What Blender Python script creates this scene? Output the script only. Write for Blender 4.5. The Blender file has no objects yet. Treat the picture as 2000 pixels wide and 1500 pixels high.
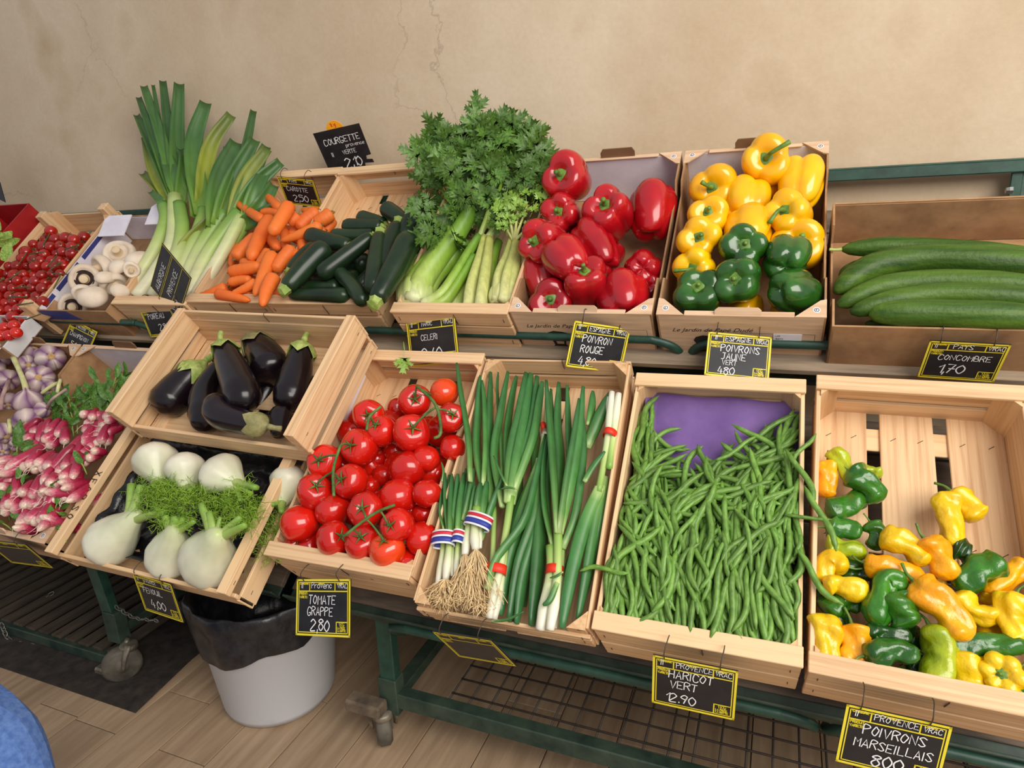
import bpy, math, random
import numpy as np
from mathutils import Vector, Matrix
rnd = random.Random(7)
nrg = np.random.default_rng(7)
COL = bpy.context.scene.collection
SC = bpy.context.scene
# ------------------------------------------------------------------ camera, world, light
FPX = 1276.2
CH = 1.55
th, ro, ps = [math.radians(a) for a in (15.103, 2.568, 22.506)]
V3 = lambda *a: np.array(a, float)
CAM = V3(0, 0, CH)
FW = V3(-math.sin(ps)*math.cos(th), math.cos(ps)*math.cos(th), -math.sin(th))
_R = V3(math.cos(ps), math.sin(ps), 0)
_U = np.cross(_R, FW)
RT = _R*math.cos(ro)-_U*math.sin(ro)
UP = _U*math.cos(ro)+_R*math.sin(ro)
cd = bpy.data.cameras.new('camera'); cd.sensor_width = 36; cd.lens = FPX*36/2000; cd.clip_start = .02
cam = bpy.data.objects.new('camera', cd); COL.objects.link(cam)
cam.matrix_world = Matrix(((RT[0], UP[0], -FW[0], 0), (RT[1], UP[1], -FW[1], 0), (RT[2], UP[2], -FW[2], CH), (0, 0, 0, 1)))
SC.camera = cam
vs = SC.view_settings
vs.view_transform = 'Standard'; vs.look = 'None'; vs.exposure = 0.12; vs.gamma = 1; vs.use_curve_mapping = False
w = bpy.data.worlds.new('world'); SC.world = w; w.use_nodes = True
bg = w.node_tree.nodes['Background']; bg.inputs[0].default_value = (.95, .95, 1, 1); bg.inputs[1].default_value = .46

def area(name, loc, tgt, sx, sy, power, col=(1, 1, 1)):
    l = bpy.data.lights.new(name, 'AREA'); l.shape = 'RECTANGLE'; l.size = sx; l.size_y = sy; l.energy = power; l.color = col
    o = bpy.data.objects.new(name, l); COL.objects.link(o); o.location = loc
    o.rotation_euler = (Vector(tgt)-Vector(loc)).to_track_quat('-Z', 'Y').to_euler()
area('daylight_opening', (2.1, -.7, 3.3), (-.5, 2.0, 1.0), 3.2, 2.6, 190, (1, .94, .855))

# ------------------------------------------------------------------ picking points on the display planes
def frame(o, deg):
    a = math.radians(deg); return V3(*o), V3(1, 0, 0), V3(0, math.cos(a), math.sin(a)), V3(0, -math.sin(a), math.cos(a))
LF = frame((0, 1.148, CH-.855), 40.0)      # rim plane of the lower tier
UF = frame((0, 1.7355, CH-.2516), 41.05)   # rim plane of the upper tier
def ray(x, y): return FW+RT*(x-1000)/FPX-UP*(y-750)/FPX
def at(fr, x, y, h=0.):
    o, ex, ey, n = fr; d = ray(x, y); return CAM+d*(((o+n*h-CAM)@n)/(d@n))
def atY(x, y, Y): d = ray(x, y); return CAM+d*(Y/d[1])
def atZ(x, y, Z): d = ray(x, y); return CAM+d*((Z-CH)/d[2])
def loc(fr, u, v, h=0.): o, ex, ey, n = fr; return o+ex*u+ey*v+n*h
def pr(P, r): return r*((P-CAM)@FW)/FPX   # size in metres of r photo pixels at P
def facing(P, dx, dy, front=True):
    """direction whose tip appears dx,dy (fractions of the radius) from the centre of a round thing at P"""
    t = (CAM-P)/np.linalg.norm(CAM-P); rr = min(.99, dx*dx+dy*dy)
    a = RT*dx-UP*dy+t*math.sqrt(1-rr)*(1 if front else -1); return a/np.linalg.norm(a)
def basis(P, z, spin=0.):
    z = np.asarray(z, float); z = z/np.linalg.norm(z)
    x = np.cross(V3(.31, .87, .21), z); x /= np.linalg.norm(x); y = np.cross(z, x)
    x, y = x*math.cos(spin)+y*math.sin(spin), y*math.cos(spin)-x*math.sin(spin)
    return Matrix(((x[0], y[0], z[0], P[0]), (x[1], y[1], z[1], P[1]), (x[2], y[2], z[2], P[2]), (0, 0, 0, 1)))
def mat4(x, y, z, o): return Matrix(((x[0], y[0], z[0], o[0]), (x[1], y[1], z[1], o[1]), (x[2], y[2], z[2], o[2]), (0, 0, 0, 1)))

# ------------------------------------------------------------------ materials
def lin(c):
    return tuple(((v/255/12.92) if v/255 <= .04045 else ((v/255+.055)/1.055)**2.4) for v in c)+(1,)
MATS = {}
def M(name, c1, c2=None, rough=.5, scale=(12, 12, 12), detail=4, lo=.35, hi=.65, bump=0., coat=0., spec=.5, metal=0., rv=.0, attr=None, stops=None, sss=0., bscale=None, alpha=1., trans=0.):
    if name in MATS: return MATS[name]
    m = bpy.data.materials.new(name); m.use_nodes = True; nt = m.node_tree; N = nt.nodes; Lk = nt.links
    b = N['Principled BSDF']; b.inputs['Roughness'].default_value = rough; b.inputs['Specular IOR Level'].default_value = spec
    b.inputs['Metallic'].default_value = metal; b.inputs['Coat Weight'].default_value = coat; b.inputs['Coat Roughness'].default_value = .12
    if sss:
        b.inputs['Subsurface Weight'].default_value = sss; b.inputs['Subsurface Radius'].default_value = (.01, .006, .003); b.inputs['Subsurface Scale'].default_value = 1
    if trans: b.inputs['Transmission Weight'].default_value = trans
    tc = N.new('ShaderNodeTexCoord'); mp = N.new('ShaderNodeMapping'); mp.inputs['Scale'].default_value = scale
    oi = N.new('ShaderNodeObjectInfo'); cmb = N.new('ShaderNodeCombineXYZ'); mul = N.new('ShaderNodeMath'); mul.operation = 'MULTIPLY'; mul.inputs[1].default_value = 37.
    Lk.new(oi.outputs['Random'], mul.inputs[0])
    for k in range(3): Lk.new(mul.outputs[0], cmb.inputs[k])
    Lk.new(cmb.outputs[0], mp.inputs['Location']); Lk.new(tc.outputs['Object'], mp.inputs['Vector'])
    nz = N.new('ShaderNodeTexNoise'); nz.inputs['Scale'].default_value = 1; nz.inputs['Detail'].default_value = detail; nz.inputs['Roughness'].default_value = .6
    Lk.new(mp.outputs[0], nz.inputs['Vector'])
    col = None
    if stops:
        at_ = N.new('ShaderNodeAttribute'); at_.attribute_name = attr or 't'
        ad = N.new('ShaderNodeMath'); ad.operation = 'MULTIPLY_ADD'; ad.inputs[1].default_value = .16; Lk.new(nz.outputs[0], ad.inputs[0])
        sb = N.new('ShaderNodeMath'); sb.operation = 'SUBTRACT'; sb.inputs[1].default_value = .08; Lk.new(at_.outputs['Fac'], sb.inputs[0]); Lk.new(sb.outputs[0], ad.inputs[2])
        rp = N.new('ShaderNodeValToRGB'); e = rp.color_ramp.elements
        while len(e) < len(stops): e.new(.5)
        for k, (p, c) in enumerate(stops): e[k].position = p; e[k].color = lin(c)
        Lk.new(ad.outputs[0], rp.inputs[0]); col = rp.outputs[0]
    if c1 is not None:
        rp2 = N.new('ShaderNodeValToRGB'); e = rp2.color_ramp.elements
        e[0].position = lo; e[0].color = lin(c1); e[1].position = hi; e[1].color = lin(c2 or c1); Lk.new(nz.outputs[0], rp2.inputs[0])
        if col is None: col = rp2.outputs[0]
        else:
            mx = N.new('ShaderNodeMix'); mx.data_type = 'RGBA'; mx.blend_type = 'MULTIPLY'; mx.inputs[0].default_value = 1
            Lk.new(col, mx.inputs[6]); Lk.new(rp2.outputs[0], mx.inputs[7]); col = mx.outputs[2]
    if rv:
        hs = N.new('ShaderNodeHueSaturation'); ma = N.new('ShaderNodeMapRange'); ma.inputs[3].default_value = 1-rv; ma.inputs[4].default_value = 1+rv
        Lk.new(oi.outputs['Random'], ma.inputs[0]); Lk.new(ma.outputs[0], hs.inputs['Value']); Lk.new(col, hs.inputs['Color']); col = hs.outputs[0]
    Lk.new(col, b.inputs['Base Color'])
    if bump:
        bp = N.new('ShaderNodeBump'); bp.inputs['Strength'].default_value = bump; bp.inputs['Distance'].default_value = .004; src = nz.outputs[0]
        if bscale:
            n2 = N.new('ShaderNodeTexNoise'); n2.inputs['Scale'].default_value = bscale; n2.inputs['Detail'].default_value = 5; Lk.new(tc.outputs['Object'], n2.inputs['Vector']); src = n2.outputs[0]
        Lk.new(src, bp.inputs['Height']); Lk.new(bp.outputs[0], b.inputs['Normal'])
    MATS[name] = m; return m

def plaster():
    m = bpy.data.materials.new('plaster'); m.use_nodes = True; nt = m.node_tree; N = nt.nodes; L = nt.links; b = N['Principled BSDF']; b.inputs['Roughness'].default_value = .9
    b.inputs['Specular IOR Level'].default_value = .2
    tc = N.new('ShaderNodeTexCoord')
    def noise(s, d, rough=.6):
        n = N.new('ShaderNodeTexNoise'); n.inputs['Scale'].default_value = s; n.inputs['Detail'].default_value = d; n.inputs['Roughness'].default_value = rough; L.new(tc.outputs['Object'], n.inputs['Vector']); return n
    def ramp(src, p0, c0, p1, c1):
        r = N.new('ShaderNodeValToRGB'); e = r.color_ramp.elements; e[0].position = p0; e[0].color = c0; e[1].position = p1; e[1].color = c1; L.new(src, r.inputs[0]); return r
    big = ramp(noise(1.3, 5).outputs[0], .38, lin((206, 186, 158)), .66, lin((224, 208, 184)))
    st = ramp(noise(2.6, 3, .5).outputs[0], .60, (1, 1, 1, 1), .80, lin((226, 216, 198)))
    fine = ramp(noise(60, 6).outputs[0], .3, (.93, .93, .93, 1), .7, (1, 1, 1, 1))
    # hairline cracks: thin lines where a distorted voronoi edge distance is almost zero, broken up by noise
    vo = N.new('ShaderNodeTexVoronoi'); vo.feature = 'DISTANCE_TO_EDGE'; vo.inputs['Scale'].default_value = .9
    dn = noise(3.2, 6); mxv = N.new('ShaderNodeMix'); mxv.data_type = 'RGBA'; mxv.blend_type = 'ADD'; mxv.inputs[0].default_value = .35; L.new(tc.outputs['Object'], mxv.inputs[6]); L.new(dn.outputs['Color'], mxv.inputs[7]); L.new(mxv.outputs[2], vo.inputs['Vector'])
    ck = ramp(vo.outputs['Distance'], .0, (0, 0, 0, 1), .0022, (1, 1, 1, 1))
    gate = ramp(noise(1.1, 2).outputs[0], .50, (1, 1, 1, 1), .58, (0, 0, 0, 1))
    mxg = N.new('ShaderNodeMix'); mxg.data_type = 'RGBA'; mxg.blend_type = 'LIGHTEN'; mxg.inputs[0].default_value = 1; L.new(ck.outputs[0], mxg.inputs[6]); L.new(gate.outputs[0], mxg.inputs[7])
    soft = N.new('ShaderNodeMix'); soft.data_type = 'RGBA'; soft.inputs[0].default_value = .8; soft.inputs[6].default_value = (.85, .82, .78, 1)
    L.new(mxg.outputs[2], soft.inputs[7]); soft.inputs[0].default_value = .22
    c = big.outputs[0]
    # two round damp stains low on the left of the wall
    def stain(c, x, z, rx, rz, colr):
        mp = N.new('ShaderNodeMapping'); mp.inputs['Location'].default_value = (-x/rx, 0, -z/rz); mp.inputs['Scale'].default_value = (1/rx, 0, 1/rz); L.new(tc.outputs['Object'], mp.inputs['Vector'])
        ln = N.new('ShaderNodeVectorMath'); ln.operation = 'LENGTH'; L.new(mp.outputs[0], ln.inputs[0])
        n = noise(9, 4); ad = N.new('ShaderNodeMath'); ad.operation = 'MULTIPLY_ADD'; ad.inputs[1].default_value = .9; L.new(n.outputs[0], ad.inputs[0]); L.new(ln.outputs['Value'], ad.inputs[2])
        r = ramp(ad.outputs[0], .95, lin(colr), 1.45, (1, 1, 1, 1)); x_ = N.new('ShaderNodeMix'); x_.data_type = 'RGBA'; x_.blend_type = 'MULTIPLY'; x_.inputs[0].default_value = 1; L.new(c, x_.inputs[6]); L.new(r.outputs[0], x_.inputs[7]); return x_.outputs[2]
    c = stain(c, -3.63, 2.09, .15, .12, (206, 188, 158)); c = stain(c, -3.42, 1.93, .20, .14, (216, 200, 174)); c = stain(c, -2.86, 1.80, .14, .12, (222, 206, 184)); c = stain(c, -1.1, 2.22, .05, .14, (214, 200, 176)); c = stain(c, .1, 2.25, .10, .07, (226, 212, 190))
    for src in (st.outputs[0], fine.outputs[0], soft.outputs[2]):
        x = N.new('ShaderNodeMix'); x.data_type = 'RGBA'; x.blend_type = 'MULTIPLY'; x.inputs[0].default_value = 1; L.new(c, x.inputs[6]); L.new(src, x.inputs[7]); c = x.outputs[2]
    L.new(c, b.inputs['Base Color'])
    bp = N.new('ShaderNodeBump'); bp.inputs['Strength'].default_value = .35; bp.inputs['Distance'].default_value = .004; L.new(noise(22, 6).outputs[0], bp.inputs['Height']); L.new(bp.outputs[0], b.inputs['Normal'])
    return m

WOOD = M('pine', (200, 156, 112), (230, 194, 150), .62, (2.6, 80, 80), 6, .30, .56, bump=.15, rv=.07)
WOODP = M('pine_post', (196, 150, 104), (226, 188, 142), .62, (70, 70, 3), 5, .3, .6, bump=.12)
WOODB = M('pine_pale', (212, 170, 122), (234, 198, 152), .62, (2.6, 70, 70), 6, .28, .52, bump=.12, rv=.05)
WOODD = M('pine_grey', (120, 104, 88), (176, 156, 130), .75, (4, 45, 45), 6, .3, .7, bump=.3, rv=.1)
SHELFW = M('old_board', (70, 60, 52), (128, 110, 92), .85, (5, 30, 30), 6, .3, .7, bump=.4, rv=.1)
CARD = M('cardboard', (150, 112, 76), (178, 138, 98), .85, (14, 14, 14), 4, rv=.04)
CARDP = M('printed_card', (196, 158, 122), (228, 196, 164), .7, (5, 60, 60), 5, .3, .7)
CARDW = M('white_card', (224, 218, 230), (238, 234, 240), .7)
BLUEC = M('blue_print', (48, 54, 120), (58, 64, 132), .6)
GREEN = M('green_paint', (26, 56, 46), (40, 78, 64), .45, (18, 18, 18), 5, bump=.15)
GREEND = M('green_paint_worn', (24, 46, 38), (58, 74, 60), .6, (14, 14, 14), 6, bump=.3)
STEEL = M('dirty_steel', (96, 90, 78), (150, 142, 124), .5, (20, 20, 20), 5, metal=.5, bump=.2)
WIRE = M('dark_wire', (52, 40, 32), (74, 58, 44), .5)
BLACK = M('black_board', (20, 20, 24), (34, 34, 38), .45, (20, 20, 20))
YEL = M('yellow_print', (222, 204, 40), (232, 214, 60), .5)
CHALK = M('chalk_pen', (226, 226, 228), (240, 240, 240), .7)
INK = M('black_ink', (34, 28, 26), (46, 40, 36), .7)
STAPLE = M('staple_steel', (78, 66, 56), (110, 96, 80), .45, metal=.6)

# ------------------------------------------------------------------ mesh helpers
def link(name, me, mat, parent=None, mw=None, smooth=False):
    o = bpy.data.objects.new(name, me); COL.objects.link(o)
    if mat is not None:
        if not me.materials: me.materials.append(mat)
        elif me.materials[0] != mat:
            k_ = (me.name, mat.name)
            if k_ not in MCOPY: c_ = me.copy(); c_.materials.clear(); c_.materials.append(mat); MCOPY[k_] = c_
            me = MCOPY[k_]; o.data = me
    if parent is not None and mw is None: mw = Matrix.Identity(4)
    if mw is not None: o.matrix_world = mw
    if parent is not None:
        o.parent = parent
        o.matrix_parent_inverse = Matrix.Identity(4)
        if mw is not None: o.matrix_local = WM[parent].inverted() @ mw
    WM[o] = mw if mw is not None else (WM[parent].copy() if parent is not None else Matrix.Identity(4))
    return o
WM = {}
MCOPY = {}
def mesh(name, v, f, smooth=True, t=None, p=None):
    me = bpy.data.meshes.new(name); me.from_pydata([tuple(map(float, q)) for q in v], [], [tuple(map(int, q)) for q in f]); me.update()
    if smooth: me.polygons.foreach_set('use_smooth', [True]*len(me.polygons))
    for nm, a in (('t', t), ('p', p)):
        if a is not None:
            at_ = me.attributes.new(nm, 'FLOAT', 'POINT'); at_.data.foreach_set('value', np.asarray(a, np.float32))
    return me
def thing(name, label, cat, mw=None, group=None, kind=None):
    o = bpy.data.objects.new(name, None); COL.objects.link(o); o.empty_display_size = .05
    mw = mw if mw is not None else Matrix.Identity(4)
    o.matrix_world = mw; WM[o] = mw; tag(o, label, cat, group, kind); return o
def tag(o, label=None, cat=None, group=None, kind=None):
    if label: o['label'] = label
    if cat: o['category'] = cat
    if group: o['group'] = group
    if kind: o['kind'] = kind
    return o
def tr(p): return Matrix.Translation(Vector([float(a) for a in p]))
BOXC = {}
def boxmesh(sx, sy, sz, b):
    k = (round(sx, 4), round(sy, 4), round(sz, 4), round(b, 4))
    if k in BOXC: return BOXC[k]
    v = []; idx = {}
    hx, hy, hz = sx/2, sy/2, sz/2
    for i in (-1, 1):
        for j in (-1, 1):
            for k2 in (-1, 1):
                for a in range(3):
                    q = [i*hx, j*hy, k2*hz]
                    for c in range(3):
                        if c != a: q[c] -= (i, j, k2)[c]*b
                    idx[(i, j, k2, a)] = len(v); v.append(q)
    f = []
    for a in range(3):
        o = [c for c in range(3) if c != a]
        for s in (-1, 1):
            ring = []
            for e0, e1 in ((-1, -1), (1, -1), (1, 1), (-1, 1)):
                q = [0, 0, 0]; q[a] = s; q[o[0]] = e0; q[o[1]] = e1; ring.append(idx[(*q, a)])
            flip = (s < 0) ^ (a == 1)
            f.append(ring[::-1] if flip else ring)
    for a in range(3):       # bevel edges parallel to axis a
        o = [c for c in range(3) if c != a]
        for e0 in (-1, 1):
            for e1 in (-1, 1):
                def g(s, ax):
                    q = [0, 0, 0]; q[a] = s; q[o[0]] = e0; q[o[1]] = e1; return idx[(*q, ax)]
                r = [g(-1, o[0]), g(1, o[0]), g(1, o[1]), g(-1, o[1])]
                if (e0*e1 > 0) ^ (a == 1): r = r[::-1]
                f.append(r[::-1])
    for i in (-1, 1):
        for j in (-1, 1):
            for k2 in (-1, 1):
                r = [idx[(i, j, k2, a)] for a in range(3)]
                f.append(r if i*j*k2 > 0 else r[::-1])
    me = mesh('board', v, f, smooth=False); BOXC[k] = me; return me
AX = {0: Matrix.Identity(4), 1: Matrix(((0, -1, 0, 0), (1, 0, 0, 0), (0, 0, 1, 0), (0, 0, 0, 1))), 2: Matrix(((0, 0, -1, 0), (0, 1, 0, 0), (1, 0, 0, 0), (0, 0, 0, 1)))}
def board(parent, name, lo, hi, mat, b=.0015, label=None, top=None):
    """bevelled plank between two corners in the parent's space; its grain runs along its longest side"""
    s = [abs(hi[k]-lo[k]) for k in range(3)]; c = [(hi[k]+lo[k])/2 for k in range(3)]; a = int(np.argmax(s))
    d = {0: s, 1: [s[1], s[0], s[2]], 2: [s[2], s[1], s[0]]}[a]
    me = boxmesh(*d, min(b, min(d)*.3))
    ml = tr(c) @ AX[a]
    base = WM[parent] if parent is not None else Matrix.Identity(4)
    o = link(name, me, mat, parent, base @ ml)
    if label: o['label'] = label
    return o
def spline(P, n):
    P = np.asarray(P, float)
    if len(P) == 2: return P[0]+(P[1]-P[0])*np.linspace(0, 1, n)[:, None]
    Q = np.vstack([2*P[0]-P[1], P, 2*P[-1]-P[-2]]); out = []
    for s in np.linspace(0, len(P)-1, n):
        i = min(int(s), len(P)-2); u = s-i; a, b, c, d = Q[i:i+4]
        out.append(.5*((2*b)+(-a+c)*u+(2*a-5*b+4*c-d)*u*u+(-a+3*b-3*c+d)*u**3))
    return np.array(out)
def frames(S, ref=None):
    T = np.gradient(S, axis=0); T /= np.linalg.norm(T, axis=1)[:, None]+1e-12
    x = np.cross(T[0], V3(.3, .5, .8) if ref is None else ref)
    if np.linalg.norm(x) < 1e-3: x = np.cross(T[0], V3(1, 0, 0))
    X = []
    for k in range(len(S)):
        x = x-T[k]*(x@T[k]); x /= np.linalg.norm(x)+1e-12; X.append(x)
    X = np.array(X); return T, X, np.cross(T, X)
def sweep(P, R, n=16, m=10, mod=None, ref=None, ends=True, sq=1.):
    """tube along control points P; R = radius or list of radii or function of t; mod(t,phi) scales it"""
    S = spline(P, n); t = np.linspace(0, 1, n)
    if callable(R): r = np.array([R(a) for a in t])
    else:
        R = np.atleast_1d(np.asarray(R, float)); r = np.interp(t, np.linspace(0, 1, len(R)), R) if len(R) > 1 else np.full(n, R[0])
    T, X, Y = frames(S, ref); ph = np.arange(m)*2*math.pi/m; v = []; tt = []; pp = []
    for k in range(n):
        g = np.array([1. if mod is None else mod(t[k], a) for a in ph])*r[k]
        v.append(S[k]+np.outer(g*np.cos(ph), X[k])+np.outer(g*np.sin(ph)*sq, Y[k])); tt += [t[k]]*m; pp += list(ph/(2*math.pi))
    v = list(np.vstack(v)); f = []
    for k in range(n-1):
        for a in range(m): f.append((k*m+a, k*m+(a+1) % m, (k+1)*m+(a+1) % m, (k+1)*m+a))
    if ends:
        for k, fl in ((0, True), (n-1, False)):
            c = len(v); v.append(S[k]+T[k]*(r[k]*.25*(-1 if fl else 1))); tt.append(t[k]); pp.append(0)
            for a in range(m):
                q = (k*m+a, k*m+(a+1) % m, c); f.append(q[::-1] if fl else q)
    return v, f, tt, pp
def joinm(parts):
    V, F, T, P = [], [], [], []
    for q in parts:
        o = len(V); V += list(q[0]); F += [tuple(i+o for i in x) for x in q[1]]
        T += list(q[2]) if len(q) > 2 else [0]*len(q[0]); P += list(q[3]) if len(q) > 3 else [0]*len(q[0])
    return V, F, T, P
def tube(name, P, R, mat, parent=None, n=12, m=8, **k):
    """P in world space; the object's origin is put at the first point"""
    P = np.asarray(P, float); o = P[0]
    v, f, t, p = sweep(P-o, R, n, m, **k); return link(name, mesh(name, v, f, True, t, p), mat, parent, tr(o))
def revolve(prof, m=28, mod=None, n=None):
    prof = np.asarray(prof, float)
    if n: prof = spline(prof, n)
    prof[:, 0] = np.maximum(prof[:, 0], 0); N_ = len(prof); v = []; tt = []; pp = []; f = []
    for k, (r, z) in enumerate(prof):
        t = k/(N_-1)
        for a in range(m):
            ph = 2*math.pi*a/m; s, dz = (1, 0) if mod is None else mod(t, ph)
            v.append((r*s*math.cos(ph), r*s*math.sin(ph), z+dz)); tt.append(t); pp.append(a/m)
    for k in range(N_-1):
        for a in range(m): f.append((k*m+a, (k+1)*m+a, (k+1)*m+(a+1) % m, k*m+(a+1) % m))
    return v, f, tt, pp
def ribbon(P, W, mat, name, parent, fold=.35, thick=.0012, n=10, ref=None, cols=5, cut=False):
    """leaf blade along world points P, W widths, V-folded cross-section"""
    P = np.asarray(P, float); o = P[0]; S = spline(P-o, n); t = np.linspace(0, 1, n); W = np.interp(t, np.linspace(0, 1, len(W)), W)
    T, X, Y = frames(S, ref if ref is not None else CAM-P[0]); v = []; tt = []; f = []; pp = []
    for s in (1, -1):
        for k in range(n):
            for c in range(cols):
                a = c/(cols-1)*2-1
                v.append(S[k]+X[k]*a*W[k]/2+Y[k]*(s*thick/2+fold*W[k]*.5*(a*a-.5)*(-1))); tt.append(t[k]); pp.append(c/(cols-1))
    M_ = n*cols
    for k in range(n-1):
        for c in range(cols-1):
            q = (k*cols+c, k*cols+c+1, (k+1)*cols+c+1, (k+1)*cols+c); f.append(q); f.append(tuple(i+M_ for i in q[::-1]))
        for c, fl in ((0, False), (cols-1, True)):
            q = (k*cols+c, (k+1)*cols+c, (k+1)*cols+c+M_, k*cols+c+M_); f.append(q[::-1] if fl else q)
    for k in (0, n-1):
        for c in range(cols-1): f.append((k*cols+c, k*cols+c+1, k*cols+c+1+M_, k*cols+c+M_))
    return link(name, mesh(name, v, f, True, tt, pp), mat, parent, tr(o))
def poly(pts, h, b=0):
    """extruded flat polygon (list of xy) from z=0 to h"""
    n = len(pts); v = [(x, y, 0) for x, y in pts]+[(x, y, h) for x, y in pts]
    f = [tuple(range(n))[::-1], tuple(range(n, 2*n))]+[(i, (i+1) % n, (i+1) % n+n, i+n) for i in range(n)]
    return v, f
ORD = 'first second third fourth fifth sixth seventh eighth ninth tenth eleventh twelfth thirteenth fourteenth fifteenth sixteenth'.split()
def rowlabels(xy, fmt, rows):
    """label every thing by its row (back to front) and its order from the left"""
    n = len(xy); idx = sorted(range(n), key=lambda i: xy[i][1]); R_ = len(rows); out = [None]*n
    for r in range(R_):
        g = sorted(idx[r*n//R_:(r+1)*n//R_], key=lambda i: xy[i][0])
        for k, i in enumerate(g): out[i] = fmt.replace('#', ORD[min(k, 15)]+' from left in the '+rows[r]+' row')
    return out
# ------------------------------------------------------------------ stroke lettering
FONT = {'A': '00 26 40|12 32', 'B': '00 06 26 35 33 03|23 42 41 30 00', 'C': '45 36 16 04 02 10 30 41', 'D': '00 06 26 44 42 20 00', 'E': '46 06 00 40|03 33', 'F': '46 06 00|03 33', 'G': '45 36 16 04 02 10 30 42 22', 'H': '06 00|46 40|03 43', 'I': '26 20', 'J': '16 46|36 31 20 00', 'K': '06 00|46 03 40', 'L': '06 00 40', 'M': '00 06 23 46 40', 'N': '00 06 40 46', 'O': '26 15 02 20 31 44 35 26', 'P': '00 06 36 45 34 03', 'Q': '26 05 02 20 42 45 26|31 50', 'R': '00 06 36 45 34 03|23 40', 'S': '45 26 05 14 32 41 20 01', 'T': '06 46|26 20', 'U': '06 02 20 42 46|46 40', 'V': '06 20 46', 'W': '06 10 24 30 46', 'X': '06 40|00 46', 'Y': '06 23 46|23 20', 'Z': '06 46 00 40', '0': '26 04 02 20 42 44 26', '1': '04 26 20', '2': '05 26 45 44 00 40', '3': '06 46 24 42 20 01', '4': '26 02 42|34 30', '5': '46 06 04 34 42 20 00', '6': '36 13 01 20 41 33 02', '7': '06 46 10|13 43', '8': '24 05 26 45 24 02 20 42 24', '9': '45 26 04 33 45 20', 'k': '06 00|34 02 30', 'g': '34 13 02 31 34 3: 1:', 'v': '04 20 44', 'o': '24 03 01 20 41 43 24', 'e': '02 42 34 13 01 20 40', 'n': '04 00|03 24 43 40', 'a': '43 24 02 10 30 44 40', 'r': '04 00|02 24 44', 't': '26 21 40|04 44', 'i': '24 20|26 26', 'p': '04 0:|03 24 42 20 01', 'c': '43 24 02 20 41'}
def strokes(txt, x, y, size, wd, jit=.06, slant=.0, adv=.86):
    """flat pen strokes for txt with its baseline at x,y (metres); returns verts, faces in the xy plane"""
    V, F = [], []; r = random.Random(txt+str(round(x, 3)))
    cx = x
    for ch in txt:
        if ch == ' ': cx += size*.45; continue
        if ch in ',.':
            lines = [[(1, .6), (1, 0), (.6, -1.2) if ch == ',' else (1, .1)]]; aw = .35
        elif ch == ':': lines = [[(1, 4), (1, 3.5)], [(1, 1), (1, .5)]]; aw = .35
        elif ch in FONT:
            lines = [[(int(q[0]), -1.8 if q[1] == ':' else int(q[1])) for q in s.split()] for s in FONT[ch].split('|')]; aw = .38 if ch in 'I1i' else 1.
        else: continue
        dy = r.uniform(-.05, .05)*size
        for ln in lines:
            P = np.array([((a-(2 if ch in 'Ii' else 0))/6*size*.82+r.uniform(-jit, jit)*size*.5, b/6*size+dy+r.uniform(-jit, jit)*size*.5) for a, b in ln])
            P[:, 0] += P[:, 1]*slant
            if len(P) > 2: P = spline(P, 4*(len(P)-1)+1) if ch in 'CGOSUBDPRQ0235689goeacpn' else P
            T = np.gradient(P, axis=0) if len(P) > 1 else np.array([[1, 0]]); T = T/(np.linalg.norm(T, axis=1)[:, None]+1e-9)
            P = P.copy(); P[0] -= T[0]*wd*.3; P[-1] += T[-1]*wd*.3
            N_ = np.stack([-T[:, 1], T[:, 0]], 1)*wd/2; o = len(V)
            for p_, n_ in zip(P, N_): V += [(cx+p_[0]+n_[0], y+p_[1]+n_[1], 0), (cx+p_[0]-n_[0], y+p_[1]-n_[1], 0)]
            for k in range(len(P)-1): F.append((o+2*k, o+2*k+1, o+2*k+3, o+2*k+2))
        cx += size*adv*aw*.86
    return V, F
def print_text(name, txt, size, mat, parent, mw, shear=.0, align='LEFT'):
    c = bpy.data.curves.new('t', 'FONT'); c.body = txt; c.size = size; c.shear = shear; c.align_x = align; c.resolution_u = 3
    o = bpy.data.objects.new('t', c); COL.objects.link(o); bpy.context.view_layer.update()
    me = bpy.data.meshes.new_from_object(o.evaluated_get(bpy.context.evaluated_depsgraph_get())); bpy.data.objects.remove(o); me.materials.clear()
    return link(name, me, mat, parent, mw)
# ================================================================== SETTING
WALLY = 2.385
wl = link('wall_back', mesh('wall', *poly([(-7, 0), (3, 0), (3, 4.2), (-7, 4.2)], .2), smooth=False), plaster(), None, mat4(V3(1, 0, 0), V3(0, 0, 1), V3(0, -1, 0), V3(0, WALLY+.2, 0)))
tag(wl, 'beige plaster wall with damp stains and hairline cracks', kind='structure')
fl = link('floor', boxmesh(9, 6, .03, .001).copy(), M('grout', (84, 70, 56), (98, 84, 68), .9), None, tr((-1.8, 0.0, -.019)))
tag(fl, 'wood-look plank tile floor', kind='structure')
PLK = M('plank_tile', (150, 124, 98), (186, 160, 130), .55, (2.5, 26, 26), 6, .3, .7, bump=.15, rv=.10)
pw, pl = .1865, 1.0
for i in range(-10, 16):
    x = -1.86+i*pw; off = {0: .29, -1: .09, -2: .1}.get(i, rnd.uniform(0, 1))
    for k in range(-2, 3):
        y0 = off+k*pl
        if y0 > 2.38 or x > 1.0 or x < -3.6: continue
        board(fl, 'plank', (x+.0015-(-1.8)-.0, y0+.0015, .014), (x+pw-.0015+1.8, min(y0+pl-.0015, 2.38), .019+.002), PLK, .0012)
MATM = M('dirty_mat', (34, 29, 25), (62, 53, 46), .95, (24, 24, 24), 6, bump=.5)
v, f = poly([(-3.9, 1.17), (-1.875, 1.175), (-1.915, 1.44), (-1.93, 2.35), (-3.9, 2.35)], .006)
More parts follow.
